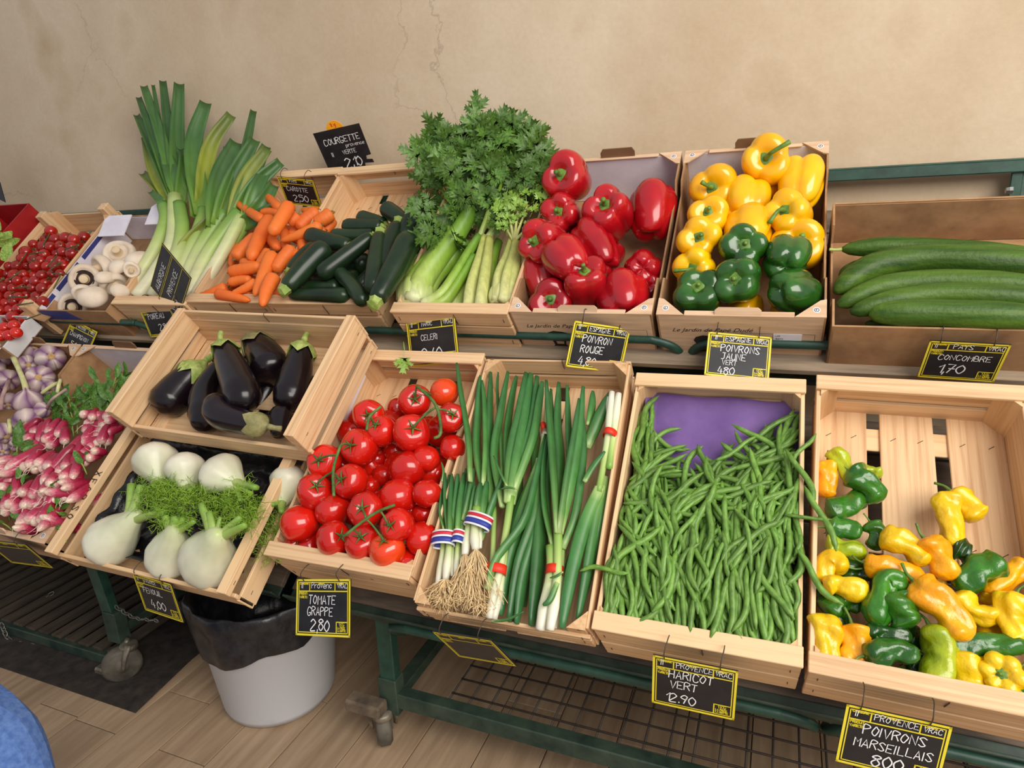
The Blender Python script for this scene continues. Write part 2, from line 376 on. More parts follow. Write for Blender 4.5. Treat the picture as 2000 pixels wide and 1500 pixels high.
tag(link('floor_mat', mesh('floor_mat', v, f, False), MATM, None, tr((0, 0, .003))), 'dark dirty floor mat spread under the left display cart', 'mat')

# ------------------------------------------------------------------ display carts
def rack(name, label, x0, x1, mirror, legx, segs):
    t = thing(name, label, 'rack', tr((x0, 1.4, 0)))
    wf = lambda p: p
    def tb(nm, P, r, mt=GREEN, **k): return tube(nm, P, r, mt, t, **k)
    def bar(nm, a, b, wd, hg, mt=GREEN):
        """flat bar between world points"""
        a = V3(*a); b = V3(*b); z = (b-a)/np.linalg.norm(b-a); L_ = np.linalg.norm(b-a)
        up = V3(0, 0, 1) if abs(z[2]) < .9 else V3(0, 1, 0); y = np.cross(z, up); y /= np.linalg.norm(y); x2 = np.cross(y, z)
        return link(nm, boxmesh(L_, wd, hg, .003), mt, t, mat4(z, y, x2, (a+b)/2))
    # sloping shelf boards, lower then upper
    for fr, h, vr, wd in ((LF, -.275, (.0, .70), .105), (UF, -.262, (-.03, .60), .105)):
        o, ex, ey, n = fr; vv = vr[0]; k = 0
        while vv < vr[1]:
            P = loc(fr, (x0+x1)/2, vv+wd/2, h)
            link('shelf_board', boxmesh(x1-x0, wd-.008, .018, .002), SHELFW, t, mat4(ex, ey, n, P)); vv += wd
    # angle iron along each shelf front
    for fr, h, v0 in ((LF, -.262, -.02), (UF, -.262, -.045)):
        o, ex, ey, n = fr
        link('shelf_edge', boxmesh(x1-x0, .035, .006, .001), GREEND, t, mat4(ex, ey, n, loc(fr, (x0+x1)/2, v0+.01, h-.016)))
        link('shelf_edge', boxmesh(x1-x0, .006, .05, .001), GREEND, t, mat4(ex, ey, n, loc(fr, (x0+x1)/2, v0-.004, h)))
    # plank behind the lower crates
    o, ex, ey, n = LF
    link('back_plank', boxmesh(x1-x0, .12, .02, .002), WOODD, t, mat4(ex, ey, n, loc(LF, (x0+x1)/2, .80, -.075)))
    # guard rails with turned-down ends
    for fr, vv, hh, a, b in segs:
        P = [loc(fr, a, vv+.02, hh-.15), loc(fr, a, vv+.005, hh-.085), loc(fr, a+.02, vv, hh-.03), loc(fr, a+.07, vv, hh-.003), loc(fr, a+.13, vv, hh), loc(fr, (a+b)/2, vv, hh), loc(fr, b-.13, vv, hh), loc(fr, b-.07, vv, hh-.003), loc(fr, b-.02, vv, hh-.03), loc(fr, b, vv+.005, hh-.085), loc(fr, b, vv+.02, hh-.15)]
        tb('guard_rail', P, .0125, GREEN, n=60, m=10)
    # legs
    zt = .50
    for lx0, lx1, y in legx:
        bar('leg', (lx0, y, zt), (lx1, y, .15), .05, .035); bar('leg_sleeve', (lx1-(lx1-lx0)*-.0, y, .24), (lx1, y, .12), .062, .047, GREEND)
        bar('back_leg', (lx0, 2.2, 1.1), (lx1, 2.2, .14), .04, .035); bar('stay', (lx1, y, .16), (lx1, 2.2, .16), .045, .035, GREEND); bar('stay', (lx0, y, .47), (lx0, 2.25, 1.0), .04, .03)
    return t, bar, tb
# right cart
lg = atY(755, 1232, 1.36); lg2 = atY(775, 1438, 1.36)
rk, bar, tb = rack('display_cart', 'green steel display cart on castors under the tomatoes, onions and beans', -1.28, 1.25, 0, [(lg[0], lg2[0], 1.36), (1.15, 1.15, 1.36)], [(UF, -.055, -.10, -1.30, -.235), (UF, -.055, -.10, -.215, .95), (LF, -.035, -.265, -.95, .13), (LF, -.035, -.265, .16, 1.2)])
# bottom wire shelf of the right cart
zb = .17
bar('bottom_rail', (lg2[0], 1.36, zb), (1.2, 1.36, zb), .04, .05, GREEND); bar('bottom_rail', (lg2[0], 2.2, zb), (1.2, 2.2, zb), .04, .04, GREEND)
wv = []
for k in range(34): wv.append(sweep([V3(lg2[0]+.18+k*.062, 1.37, zb+.02), V3(lg2[0]+.18+k*.062, 2.2, zb+.02)], .0032, 2, 5))
for k in range(14): wv.append(sweep([V3(lg2[0]+.18, 1.40+k*.062, zb+.026), V3(1.2, 1.40+k*.062, zb+.026)], .0032, 2, 5))
v, f, _, _ = joinm(wv); tag(link('wire_grid', mesh('wire_grid', v, f), M('rusty_wire', (46, 38, 32), (70, 58, 48), .6), rk), kind='stuff')
def caster(t, x, y, bar, sc=1., yaw=.5):
    """swivel castor: plate, fork and wheel"""
    dx, dy = math.cos(yaw), math.sin(yaw); ax = V3(-dy, dx, 0); fw = V3(dx, dy, 0); c = V3(x, y, 0)+fw*.03
    v, f, tt, pp = revolve([(0, .022), (.018, .022), (.02, .016), (.045, .02), (.055, .012), (.055, -.012), (.045, -.02), (.02, -.016), (.018, -.022), (0, -.022)], 24)
    link('castor_wheel', mesh('castor_wheel', v, f), M('wheel', (70, 66, 58), (104, 98, 86), .6, (20, 20, 20), bump=.2), t, mat4(fw*sc, V3(0, 0, sc), ax*sc, c+V3(0, 0, .056*sc)))
    for s in (-1, 1):
        P = [c+ax*s*.03*sc+V3(0, 0, .05*sc), c+ax*s*.032*sc-fw*.01+V3(0, 0, .085*sc), V3(x, y, .118*sc)+ax*s*.02]
        tube('castor_fork', P, [.007*sc, .010*sc, .014*sc], STEEL, t, n=8, m=6, sq=.6)
    v, f, _, _ = revolve([(0, .012), (.026, .012), (.03, .006), (.03, -.006), (.02, -.012), (0, -.012)], 18)
    link('castor_plate', mesh('castor_plate', v, f), STEEL, t, tr((x, y, .105*sc)))
caster(rk, lg2[0]-.02, 1.33, bar, 1.15, 2.2)
link('foot_block', boxmesh(.12, .05, .04, .006), M('dirty_wood', (80, 68, 56), (120, 104, 84), .9, (20, 20, 20), bump=.4), rk, tr((lg2[0]-.06, 1.31, .16)))
# angle-iron frame at the top right, behind the cucumbers
YR = 2.335
a = atY(1600, 337, YR); b = atY(1978, 314, YR)
zr = (a[2]+b[2])/2
GRF = M('green_paint_light', (52, 74, 64), (70, 92, 80), .4, (18, 18, 18), 5, bump=.1)
bar('top_rail', (-1.3, YR, zr+.004), (1.2, YR, zr+.004), .05, .007, GRF); bar('top_rail', (-1.3, YR-.024, zr-.014), (1.2, YR-.024, zr-.014), .005, .034, GREEN)
b2 = atY(1978, 335, YR-.01)
bar('upright', (b2[0]+.045, YR-.0, zr), (b2[0]+.045, YR, .3), .06, .02, GRF); bar('upright_flange', (b2[0]+.012, YR-.01, zr-.01), (b2[0]+.012, YR-.01, .3), .03, .006, GREEN)
v, f, _, _ = revolve([(0, .012), (.009, .012), (.011, .004), (.011, -.004), (0, -.004)], 6)
bp_ = atY(1974, 372, YR-.03); link('bolt', mesh('bolt', v, f, False), M('zinc', (150, 150, 146), (176, 176, 172), .3, metal=.9), rk, mat4(V3(0, 1, 0), V3(0, 0, 1), V3(-1, 0, 0), bp_))
# left cart
l0 = atY(182, 1112, 1.33); l1 = atY(244, 1290, 1.33)
lk, bar, tb = rack('display_cart', 'green steel display cart with slatted base under the radishes and fennel', -4.0, -1.32, 0, [(l0[0], l1[0], 1.33), (-3.9, -3.9, 1.33)], [(UF, -.075, -.075, -3.6, -2.17), (LF, -.03, -.30, -3.8, -1.75)])
zb = l1[2]+.0
zr2 = atY(200, 416, YR)[2]
bar('top_rail', (-4, YR, zr2+.004), (-1.4, YR, zr2+.004), .05, .007, GRF); bar('top_rail', (-4, YR-.024, zr2-.014), (-1.4, YR-.024, zr2-.014), .005, .034, GREEN)
c0 = atY(8, 1225, 1.33)
bar('base_rail', (-3.9, 1.33, zb), (l1[0]+.03, 1.33, zb), .05, .04, GREEND); bar('base_rail', (-3.9, 2.1, zb), (l1[0], 2.1, zb), .05, .04, GREEND)
for k in range(26):
    xx = l1[0]-.05-k*.075
    link('base_slat', boxmesh(.80, .052, .012, .002), M('dark_slat', (52, 44, 36), (80, 68, 54), .9, (6, 30, 30), bump=.3), lk, mat4(V3(0, 1, 0), V3(-1, 0, 0), V3(0, 0, 1), V3(xx, 1.72, zb+.026)))
cs = atZ(262, 1368, 0.0); caster(lk, l1[0]+.07, 1.31, bar, 1.15, -2.18)
link('foot_block', boxmesh(.10, .05, .035, .006), STEEL, lk, tr((l1[0]-.03, 1.29, zb-.02)))
def chain(t, P, n, r=.0022):
    S = spline(P, n); T = np.gradient(S, axis=0)
    ring = [(math.cos(a)*.013, math.sin(a)*.0065, 0) for a in np.linspace(0, 2*math.pi, 11)[:-1]]
    ring = np.array(ring+[ring[0]])
    me = None
    v, f, _, _ = sweep(ring, r, 14, 5, ends=False); me = mesh('chain_link', v, f)
    for k in range(n):
        x = T[k]/np.linalg.norm(T[k]); y = np.cross(x, V3(0, .3, 1) if k % 2 else V3(1, -.8, .2)); y /= np.linalg.norm(y)
        link('chain_link', me, M('zinc_chain', (110, 108, 100), (150, 146, 138), .4, metal=.8), t, mat4(x, y, np.cross(x, y), S[k]))
chain(lk, [atY(228, 1186, 1.31), atY(262, 1206, 1.28), atY(305, 1212, 1.25)], 11)
chain(lk, [atY(4, 1222, 1.30), atY(20, 1250, 1.29), atY(64, 1260, 1.30)], 9)
chain(lk, [atY(100, 1160, 1.5), atY(40, 1200, 1.42), atY(4, 1222, 1.30)], 14)

# ------------------------------------------------------------------ waste bin with a black bag
BX, BY = -1.485, 1.42
bn = thing('waste_bin', 'grey plastic waste bin lined with a black bag between the carts', 'bin', tr((BX, BY, 0)))
BINM = M('grey_plastic', (186, 188, 194), (200, 202, 206), .45, (9, 9, 9), 6, .28, .36)
v, f, t_, p_ = revolve([(0, .004), (.150, .004), (.172, .008), (.180, .03), (.222, .40), (.228, .405), (.222, .41), (.214, .40), (.172, .03), (0, .03)], 48)
link('bin_body', mesh('bin_body', v, f), BINM, bn, WM[bn])
hem = lambda ph: .026*math.sin(2*ph+.9)+.014*math.sin(5*ph)+.03*math.cos(ph+.6)
def bagmod(t, ph):
    k = 1 if t < .5 else 0
    return 1+.018*math.sin(9*ph+t*9)+.012*math.sin(17*ph+2), (hem(ph)*max(0, 1-t/.45))
v, f, t_, p_ = revolve([(.222, .27), (.229, .31), (.231, .36), (.238, .405), (.232, .43), (.222, .428), (.205, .40), (.19, .33), (.17, .2), (0, .18)], 64, bagmod, 24)
link('bin_bag', mesh('bin_bag', v, f), M('black_bag', (26, 26, 30), (46, 46, 50), .28, (30, 30, 30), 5, bump=.6), bn, WM[bn])

# ------------------------------------------------------------------ bystander at the lower left
def person():
    P = atY(62, 1448, .60)
    sx, sy, sz = P[0]-.03, P[1], P[2]
    t = thing('person', 'person in a blue denim top, only a rounded shoulder in view', 'person', tr((sx-.25, sy, 0)))
    J = {'pel': (sx-.25, sy, sz*.60), 'wst': (sx-.25, sy, sz*.74), 'chs': (sx-.25, sy, sz*.93), 'nek': (sx-.25, sy+.005, sz*1.03), 'hed': (sx-.25, sy+.01, sz*1.16), 'top': (sx-.25, sy+.01, sz*1.26),
         'sR': (sx-.075, sy, sz*.965), 'eR': (sx+.0, sy-.01, sz*.75), 'wR': (sx+.01, sy+.05, sz*.58), 'sL': (sx-.42, sy, sz*.965), 'eL': (sx-.48, sy-.01, sz*.75), 'wL': (sx-.48, sy+.05, sz*.58),
         'hR': (sx-.11, sy, sz*.56), 'kR': (sx-.11, sy+.01, sz*.30), 'aR': (sx-.11, sy, .06), 'fR': (sx-.11, sy+.11, .03), 'hL': (sx-.23, sy, sz*.56), 'kL': (sx-.23, sy+.01, sz*.30), 'aL': (sx-.23, sy, .06), 'fL': (sx-.23, sy+.11, .03)}
    R = dict(pel=.10, wst=.095, chs=.13, nek=.042, hed=.08, top=.075, sR=.085, eR=.048, wR=.034, sL=.085, eL=.048, wL=.034, hR=.075, kR=.055, aR=.04, fR=.03, hL=.075, kL=.055, aL=.04, fL=.03)
    E_ = 'pel-wst wst-chs chs-nek nek-hed hed-top chs-sR sR-eR eR-wR chs-sL sL-eL eL-wL pel-hR hR-kR kR-aR aR-fR pel-hL hL-kL kL-aL aL-fL'.split()
    ks = list(J); me = bpy.data.meshes.new('body')
    me.from_pydata([tuple(V3(*J[k])-V3(sx-.25, sy, 0)) for k in ks], [tuple(ks.index(q) for q in e.split('-')) for e in E_], [])
    o = link('body', me, M('denim', (66, 98, 160), (92, 124, 182), .9, (80, 80, 80), 4, bump=.2), t, WM[t])
    md = o.modifiers.new('skin', 'SKIN'); sv = me.skin_vertices[0].data
    for i, k in enumerate(ks): sv[i].radius = (R[k], R[k]*(.8 if k in ('chs', 'wst', 'pel') else 1)); sv[i].use_root = k == 'pel'
    s = o.modifiers.new('sub', 'SUBSURF'); s.levels = 2; s.render_levels = 2
    v, f, _, _ = revolve([(0, .10), (.05, .095), (.09, .06), (.098, 0), (.09, -.06), (.06, -.09), (0, -.095)], 20, None, 12)
    h = link('hair', mesh('hair', v, f), M('brown_hair', (50, 36, 26), (72, 54, 38), .5, (60, 60, 60)), t, tr(V3(*J['hed'])+V3(0, -.012, .03)))
person()

# ================================================================== CRATES AND BOXES
def cmat(fr, u0, u1, v0, hb, rot=0.):
    o, ex, ey, n = fr; c, s = math.cos(rot), math.sin(rot)
    return mat4(ex*c+ey*s, ey*c-ex*s, n, loc(fr, (u0+u1)/2, v0, hb))
def staple(parts, x, y, z, d='z', L=.012):
    pass
def wood_crate(label, fr, u0, u1, v0, v1, hr=0., dep=.19, flo=.125, mt=WOOD, rot=0., front=((0, .085), (.098, .19)), back=((0, .07), (.082, .13)), side=((.003, .128),), th_=.009, rail=0., post=.03, nsl=3, along='v', sides='LR', gap=.028, posts=True, lath=.036):
    t = thing('wooden_crate', label, 'crate', cmat(fr, u0, u1, v0, hr-dep, rot)); w_, d_ = u1-u0, v1-v0; X = w_/2
    Z = lambda q: dep-q
    for a, b in front: board(t, 'front_board', (-X, -.001, Z(b)), (X, th_+.001, Z(a)), mt)
    for a, b in back: board(t, 'back_board', (-X, d_-th_, Z(b)), (X, d_, Z(a)), mt)
    for s, nm in ((-1, 'L'), (1, 'R')):
        if nm not in sides: continue
        for k, (a, b) in enumerate(side):
            tk = rail if (rail and k == 0) else th_
            xa, xb = (X-tk, X+.0) if s > 0 else (-X, -X+tk)
            board(t, 'side_rail' if (rail and k == 0) else 'side_board', (xa, .012 if not rail else -.004, Z(b)), (xb, d_-(.012 if not rail else -.004), Z(a)+(.003 if rail and k == 0 else 0)), mt)
    if posts:
        for sx in (-1, 1):
            for y, sy in ((th_, 1), (d_-th_, -1)):
                x = sx*(X-th_); p = post*1.35
                pts = [(x, y), (x-sx*p, y), (x, y+sy*p)]
                if sx*sy > 0: pts = pts[::-1]
                v, f = poly(pts, dep-.006-(dep-flo-.01)); link('corner_post', mesh('corner_post', v, f, False), WOODP, t, WM[t] @ tr((0, 0, dep-flo-.002)))
    zf = dep-flo; n = nsl
    if along == 'v':
        sw = (w_-2*th_-(n-1)*gap)/n
        for k in range(n): xa = -X+th_+k*(sw+gap); board(t, 'floor_slat', (xa, th_, zf-.006), (xa+sw, d_-th_, zf), mt)
        for k in range(3): y = .05+k*(d_-.16)/2; board(t, 'cross_slat', (-X+th_, y, zf-.013), (X-th_, y+.06, zf-.0065), WOODB)
    else:
        sw = (d_-2*th_-(n-1)*gap)/n
        for k in range(n): ya = th_+k*(sw+gap); board(t, 'floor_slat', (-X+th_, ya, zf-.006), (X-th_, ya+sw, zf), mt)
        for k in range(3): x = -X+.03+k*(w_-.12)/2; board(t, 'cross_slat', (x, th_, zf-.013), (x+.06, d_-th_, zf-.0065), WOODB)
    if lath and not rail and front[0][0] == 0:
        for y0, y1 in ((-.003, lath), (d_-lath, d_+.003)): board(t, 'top_lath', (-X-.002, y0, dep), (X+.002, y1, dep+.009), mt)
    # runners that carry the crate on the shelf
    for s in (-1, 1): board(t, 'runner', (s*(X-.05)-.02, .02, 0), (s*(X-.05)+.02, d_-.02, max(.012, zf-.013)), mt)
    # staples
    sp = []
    def st(p, ax, L_=.011):
        p = V3(*p); ax = V3(*ax); sp.append(sweep([p-ax*L_/2, p+ax*L_/2], .0009, 2, 4))
    for sx in (-1, 1):
        x = sx*(X-.018)
        for a, b in front: st((x, -.0016, Z((a+b)/2)), (0, 0, 1), .016)
        for a, b in back: st((x, d_-th_-.0008, Z((a+b)/2)), (0, 0, 1)); 
        st((x, d_/1-.004, dep+.0002), (1, 0, 0)); st((x, .006, dep+.0002), (1, 0, 0))
        for (a, b) in side: st((sx*X+sx*.0005, .03, Z((a+b)/2)), (0, 1, 0)); st((sx*X+sx*.0005, d_-.03, Z((a+b)/2)), (0, 1, 0))
    if along == 'v':
        for k in range(n):
            for q in range(3):
                for e in (.25, .75): st((-X+th_+k*(sw+gap)+sw*e, .08+q*(d_-.16)/2, zf+.0004), (.8, .6, 0), .014)
    v, f, _, _ = joinm(sp); o = link('staples', mesh('staples', v, f), STAPLE, t, WM[t]); tag(o, kind='stuff')
    for y in (0, d_):     # binding wire over the middle of the end boards
        q = [(0, y+(-.002 if y == 0 else .001), Z(.045)), (0, y+(-.002 if y == 0 else .001), dep), (0, y+(th_+.002 if y == 0 else -th_-.002), dep+.0012), (0, y+(th_+.002 if y == 0 else -th_-.002), Z(.03))]
        a0 = (front if y == 0 else back)[0][0]
        if a0 == 0: v, f, _, _ = sweep(np.array(q)+V3(.02, 0, 0), .0011, 12, 5); link('binding_wire', mesh('binding_wire', v, f), STAPLE, t, WM[t])
    return t
beanc = wood_crate('pale pine crate full of green beans over purple paper', LF, -.318, .082, .003, .655, mt=WOODB, rot=.015)
marsc = wood_crate('wide pine crate of long crinkled peppers, half empty with bare slats', LF, .094, .50, .0, .672, mt=WOOD, rot=-.006)
onic = wood_crate('thin pine crate of spring onions with a splintered low front', LF, -.742, -.326, -.022, .69, mt=WOOD, rot=.036, front=((.028, .044), (.047, .078)), back=((0, .06), (.07, .13)), side=((.0, .06), (.066, .13)), th_=.007, nsl=2)
tomc = wood_crate('pine crate heaped with tomatoes on the vine', LF, -1.195, -.768, .022, .69, mt=WOOD, rot=.013, front=((0, .062), (.068, .16)))
fenc = wood_crate('low pine crate of fennel bulbs lined with black plastic', LF, -1.955, -1.258, -.092, .347, hr=.0, dep=.15, flo=.13, mt=WOODB, rot=-.004, rail=.032, side=((0, .02), (.055, .12)), front=((.034, .115),), back=((.0, .038), (.048, .1)), along='u', posts=False)
aubc = wood_crate('pine crate of aubergines propped above the fennel crate', LF, -1.84, -1.135, .292, .692, hr=.17, dep=.155, flo=.15, mt=WOOD, rot=-.02, rail=.032, side=((0, .085), (.108, .15)), front=((.085, .15),), back=((.0, .03), (.04, .15)), along='u', posts=False)
leec = wood_crate('pine crate of leeks behind the poireau sign', UF, -2.30, -1.935, -.05, .58, dep=.17, mt=WOOD, side=((.0, .11),), front=((0, .16),))
carc = wood_crate('pine crate of carrots between the leeks and the courgettes', UF, -1.94, -1.585, -.035, .645, dep=.17, mt=WOOD, front=((0, .06), (.07, .16)), back=((0, .11),), side=((.0, .12),))
couc = wood_crate('pine crate of dark courgettes with a slatted back', UF, -1.58, -1.165, -.035, .64, dep=.17, mt=WOOD, front=((0, .05), (.06, .16)), back=((0, .045), (.065, .13)), rot=.01)
celc = wood_crate('weathered pine crate of celery beside the red peppers', UF, -1.085, -.705, -.062, .60, dep=.20, mt=WOOD, front=((0, .05), (.056, .19)))
chec = wood_crate('pine crate of cherry tomatoes beside the mushroom box', UF, -3.16, -2.72, -.08, .50, dep=.17, mt=WOOD, front=((.03, .1),), back=((.02, .12),), side=((.0, .04), (.05, .12)), post=.05)
# stumps of the square corner posts that stand out of the cherry tomato crate
for x, y in ((-.18, .52), (.2, .55), (.21, -.0)): board(chec, 'corner_stake', (x-.02, y-.02, .03), (x+.02, y+.02, .205), WOOD, .002)

def tray(label, fr, u0, u1, v0, v1, dep=.19, flo=.17, hr=0., mt=CARD, inner=CARD, out=CARDP, gus=.07, tab=True, name='cardboard_box', low=.035, rot=0.):
    t = thing(name, label, 'box', cmat(fr, u0, u1, v0, hr-dep, rot)); w_, d_ = u1-u0, v1-v0; X = w_/2; k = .005
    board(t, 'base', (-X+k, k, dep-flo-.005), (X-k, d_-k, dep-flo), mt, .001)
    def wall(nm, pts, x, y, z, o, mtl, tk=k):
        v, f = poly(pts, tk); return link(nm, mesh(nm, v, f, False), mtl, t, WM[t] @ mat4(V3(*x), V3(*y), V3(*z), V3(*o)))
    zt = dep
    L_ = low
    pf = [(-X, 0), (X, 0), (X, zt-.001), (-X, zt-.001)]
    wall('front_wall', pf, (1, 0, 0), (0, 0, 1), (0, -1, 0), (0, k, 0), out)
    wall('back_wall', pf, (1, 0, 0), (0, 0, 1), (0, -1, 0), (0, d_, 0), out)
    wall('back_lining', [(-X+k, dep-flo+.002), (X-k, dep-flo+.002), (X-k, zt-.004), (-X+k, zt-.004)], (1, 0, 0), (0, 0, 1), (0, -1, 0), (0, d_-k-.001, 0), inner, .002)
    psd = [(0, 0), (d_, 0), (d_, zt), (d_*.80, zt), (d_*.76, zt-L_), (d_*.24, zt-L_), (d_*.20, zt), (0, zt)]
    for s in (-1, 1): wall('side_wall', psd, (0, 1, 0), (0, 0, 1), (1, 0, 0), (s*(X-k/2)-k/2, 0, 0), mt)
    if gus:
        for sx in (-1, 1):
            for sy in (-1, 1):
                y = 0 if sy < 0 else d_; q = [(sx*X, y), (sx*(X-gus), y), (sx*(X-gus*.86), y-sy*gus*.13), (sx*(X-gus*.2), y-sy*gus*.75), (sx*X, y-sy*gus*.8)]
                if sx*sy < 0: q = q[::-1]
                v, f = poly(q, .004); link('corner_gusset', mesh('corner_gusset', v, f, False), out, t, WM[t] @ tr((0, 0, zt)))
                v, f, _, _ = revolve([(0, .0004), (.0085, .0004), (.0085, 0)], 20); e = link('emblem', mesh('emblem', v, f, False), CHALK, t, WM[t] @ tr((sx*(X-.022), y-sy*.022, zt+.004)))
                v, f, _, _ = revolve([(.0045, .0008), (.006, .0008), (.006, 0.0002)], 16); link('emblem_ring', mesh('r', v, f, False), INK, e, WM[e])
                if sx < 0: v, f = strokes('A', -.003, -.003, .007, .0012); 
                else: v, f = strokes('O', -.002, -.002, .005, .0012)
                link('emblem_mark', mesh('emblem_mark', v, f, False), INK, e, WM[e] @ tr((0, 0, .0007)))
        for y0, y1 in ((0, .016), (d_-.014, d_)): board(t, 'rim_fold', (-X+gus, y0, zt-.001), (X-gus, y1, zt+.003), out, .001)
    if tab:
        tp = [(-.055, 0), (.055, 0), (.055, .022), (.047, .034), (-.047, .034), (-.055, .022)]
        wall('tab', tp, (1, 0, 0), (0, .2, 1), (0, -1, .2), (0, d_-.002, zt-.004), M('brown_card', (112, 80, 52), (130, 96, 64), .8), .005)
        wall('tab', [(x, y*.5) for x, y in tp], (1, 0, 0), (0, .6, 1), (0, -1, .6), (0, .006, zt), out, .004)
    return t
redb = tray('wood-print cardboard box of red peppers', UF, -.702, -.302, -.052, .60, inner=CARDW)
yelb = tray('wood-print cardboard box of yellow and green peppers', UF, -.290, .110, -.052, .60, inner=CARDW)
cucb = tray('plain brown cardboard box of cucumbers', UF, .122, .74, -.075, .345, gus=0, tab=False, out=CARD, flo=.14, dep=.17, low=.05)
musb = tray('white and blue cardboard box of mushrooms', UF, -2.70, -2.31, -.085, .44, dep=.15, flo=.13, out=CARD, inner=CARDW, gus=0, tab=False, low=.0)
radb = tray('wood-print cardboard box of radish bunches', LF, -2.435, -1.975, -.075, .655, inner=CARDW, flo=.16)
garb = tray('wood-print cardboard box of purple garlic', LF, -2.96, -2.45, -.06, .655, inner=CARD, flo=.16)
# front prints of the two pepper boxes
for bx, st_ in ((redb, 0), (yelb, 1)):
    fm = lambda x, z: WM[bx] @ mat4(V3(1, 0, 0), V3(0, 0, 1), V3(0, -1, 0), V3(x, -.0006, z))
    print_text('lettering', 'Le Jardin de Papé Dudé', .021, INK, bx, fm(-.165, .125) @ Matrix.Rotation(.03, 4, 'Z'), .45)
    hat = [(-.03, .0), (-.036, .012), (-.03, .026), (-.012, .034), (.012, .031), (.034, .024), (.046, .022), (.04, .012), (.044, .004), (.03, .006), (.012, .0), (-.01, -.004)]
    v, f = poly(hat, .0004); link('printed_hat', mesh('printed_hat', v, f, False), INK, bx, fm(-.075, .078))
    v, f = poly([(-.022, 0), (.02, 0), (.016, -.02), (.03, -.045), (-.034, -.045), (-.018, -.022)], .0003); link('printed_head', mesh('printed_head', v, f, False), INK, bx, fm(-.078, .070))
    v, f = poly([(-.012, -.004), (.012, -.004), (.010, -.016), (-.010, -.016)], .0003); link('printed_face', mesh('printed_face', v, f, False), CARDP, bx, fm(-.077, .069) @ tr((0, 0, .0004)))
    gl = []
    def rc(x, y, w2, h2, wd=.0008):
        for a in ((x, y, w2, wd), (x, y+h2, w2, wd), (x, y, wd, h2), (x+w2, y, wd, h2)): o_ = [(a[0], a[1], 0), (a[0]+a[2], a[1], 0), (a[0]+a[2], a[1]+a[3], 0), (a[0], a[1]+a[3], 0)]; gl.append((o_, [(0, 1, 2, 3)]))
    rc(.01, .112, .085, .014); rc(.01, .095, .10, .014); rc(.115, .08, .065, .046); rc(.12, .07, .03, .02); rc(.02, .07, .08, .02)
    v, f, _, _ = joinm(gl); link('printed_table', mesh('printed_table', v, f, False), INK, bx, fm(0, 0))
    if st_:
        v, f = poly([(0, 0), (.066, 0), (.066, .042), (0, .042)], .0006); s_ = link('sticker', mesh('sticker', v, f, False), CARDW, bx, fm(.085, .085))
        v, f, _, _ = joinm([strokes('LOT', .006, .031, .005, .0008), strokes('SUNNY', .006, .02, .005, .0008), strokes('CAL', .006, .012, .005, .0008)]); link('lettering', mesh('lettering', v, f, False), INK, s_, WM[s_] @ tr((0, 0, .0009)))
# blue printed stripes and folded flaps of the mushroom box
def mfm(x, y, z, o): return WM[musb] @ mat4(V3(*x), V3(*y), V3(*z), V3(*o))
for y0, y1 in ((.0, .06), (.085, .23), (.26, .47)):
    v, f = poly([(y0, 0), (y1, 0), (y1, .018), (y0, .018)], .0008); link('blue_stripe', mesh('blue_stripe', v, f, False), BLUEC, musb, mfm((0, 1, 0), (0, 0, 1), (1, 0, 0), (-.195+.0062, .03, .128)))
link('white_lining', mesh('white_lining', *poly([(.01, .02), (.51, .02), (.51, .149), (.01, .149)], .001), smooth=False), CARDW, musb, mfm((0, 1, 0), (0, 0, 1), (1, 0, 0), (-.195+.0052, 0, 0)))
link('blue_front', mesh('blue_front', *poly([(0, 0), (.20, 0), (.16, .05), (.0, .05)], .0008), smooth=False), BLUEC, musb, mfm((1, 0, 0), (0, 0, 1), (0, -1, 0), (-.19, -.0008, .096)))
for q, mt_ in (((-.17, .40, .15), CARDW), ((.06, .46, .15), CARDW)):
    v, f = poly([(0, 0), (.15, 0), (.15, .10), (.02, .10), (0, .085)], .005); link('flap', mesh('flap', v, f, False), mt_, musb, WM[musb] @ tr(q) @ Matrix.Rotation(.25, 4, 'X'))
v, f = poly([(0, 0), (.1, 0), (.13, .09), (.02, .12)], .005); link('flap', mesh('flap', v, f, False), CARD, musb, WM[musb] @ tr((-.26, -.03, .15)) @ Matrix.Rotation(.4, 4, 'Y'))

v, f = strokes('XFOR SO', 0, 0, .024, .003, .0, 0, 1.3); link('stamp', mesh('stamp', v, f, False), INK, fenc, WM[fenc] @ mat4(V3(0, -1, 0), V3(1, 0, 0), V3(0, 0, 1), V3(-.3445, .26, .1558)))
v, f = poly([(0, 0), (.17, 0), (.17, .05), (0, .05)], .0006); s_ = link('sticker', mesh('sticker', v, f, False), CARDW, tomc, WM[tomc] @ mat4(V3(0, -1, 0), V3(0, 0, 1), V3(1, 0, 0), V3(-.2135+.0092, .62, .125)))
v, f, _, _ = joinm([strokes('LOT', .01+.03*k, .03-.012*(k % 2), .008, .0012) for k in range(5)]); link('lettering', mesh('lettering', v, f, False), INK, s_, WM[s_] @ tr((0, 0, .001)))
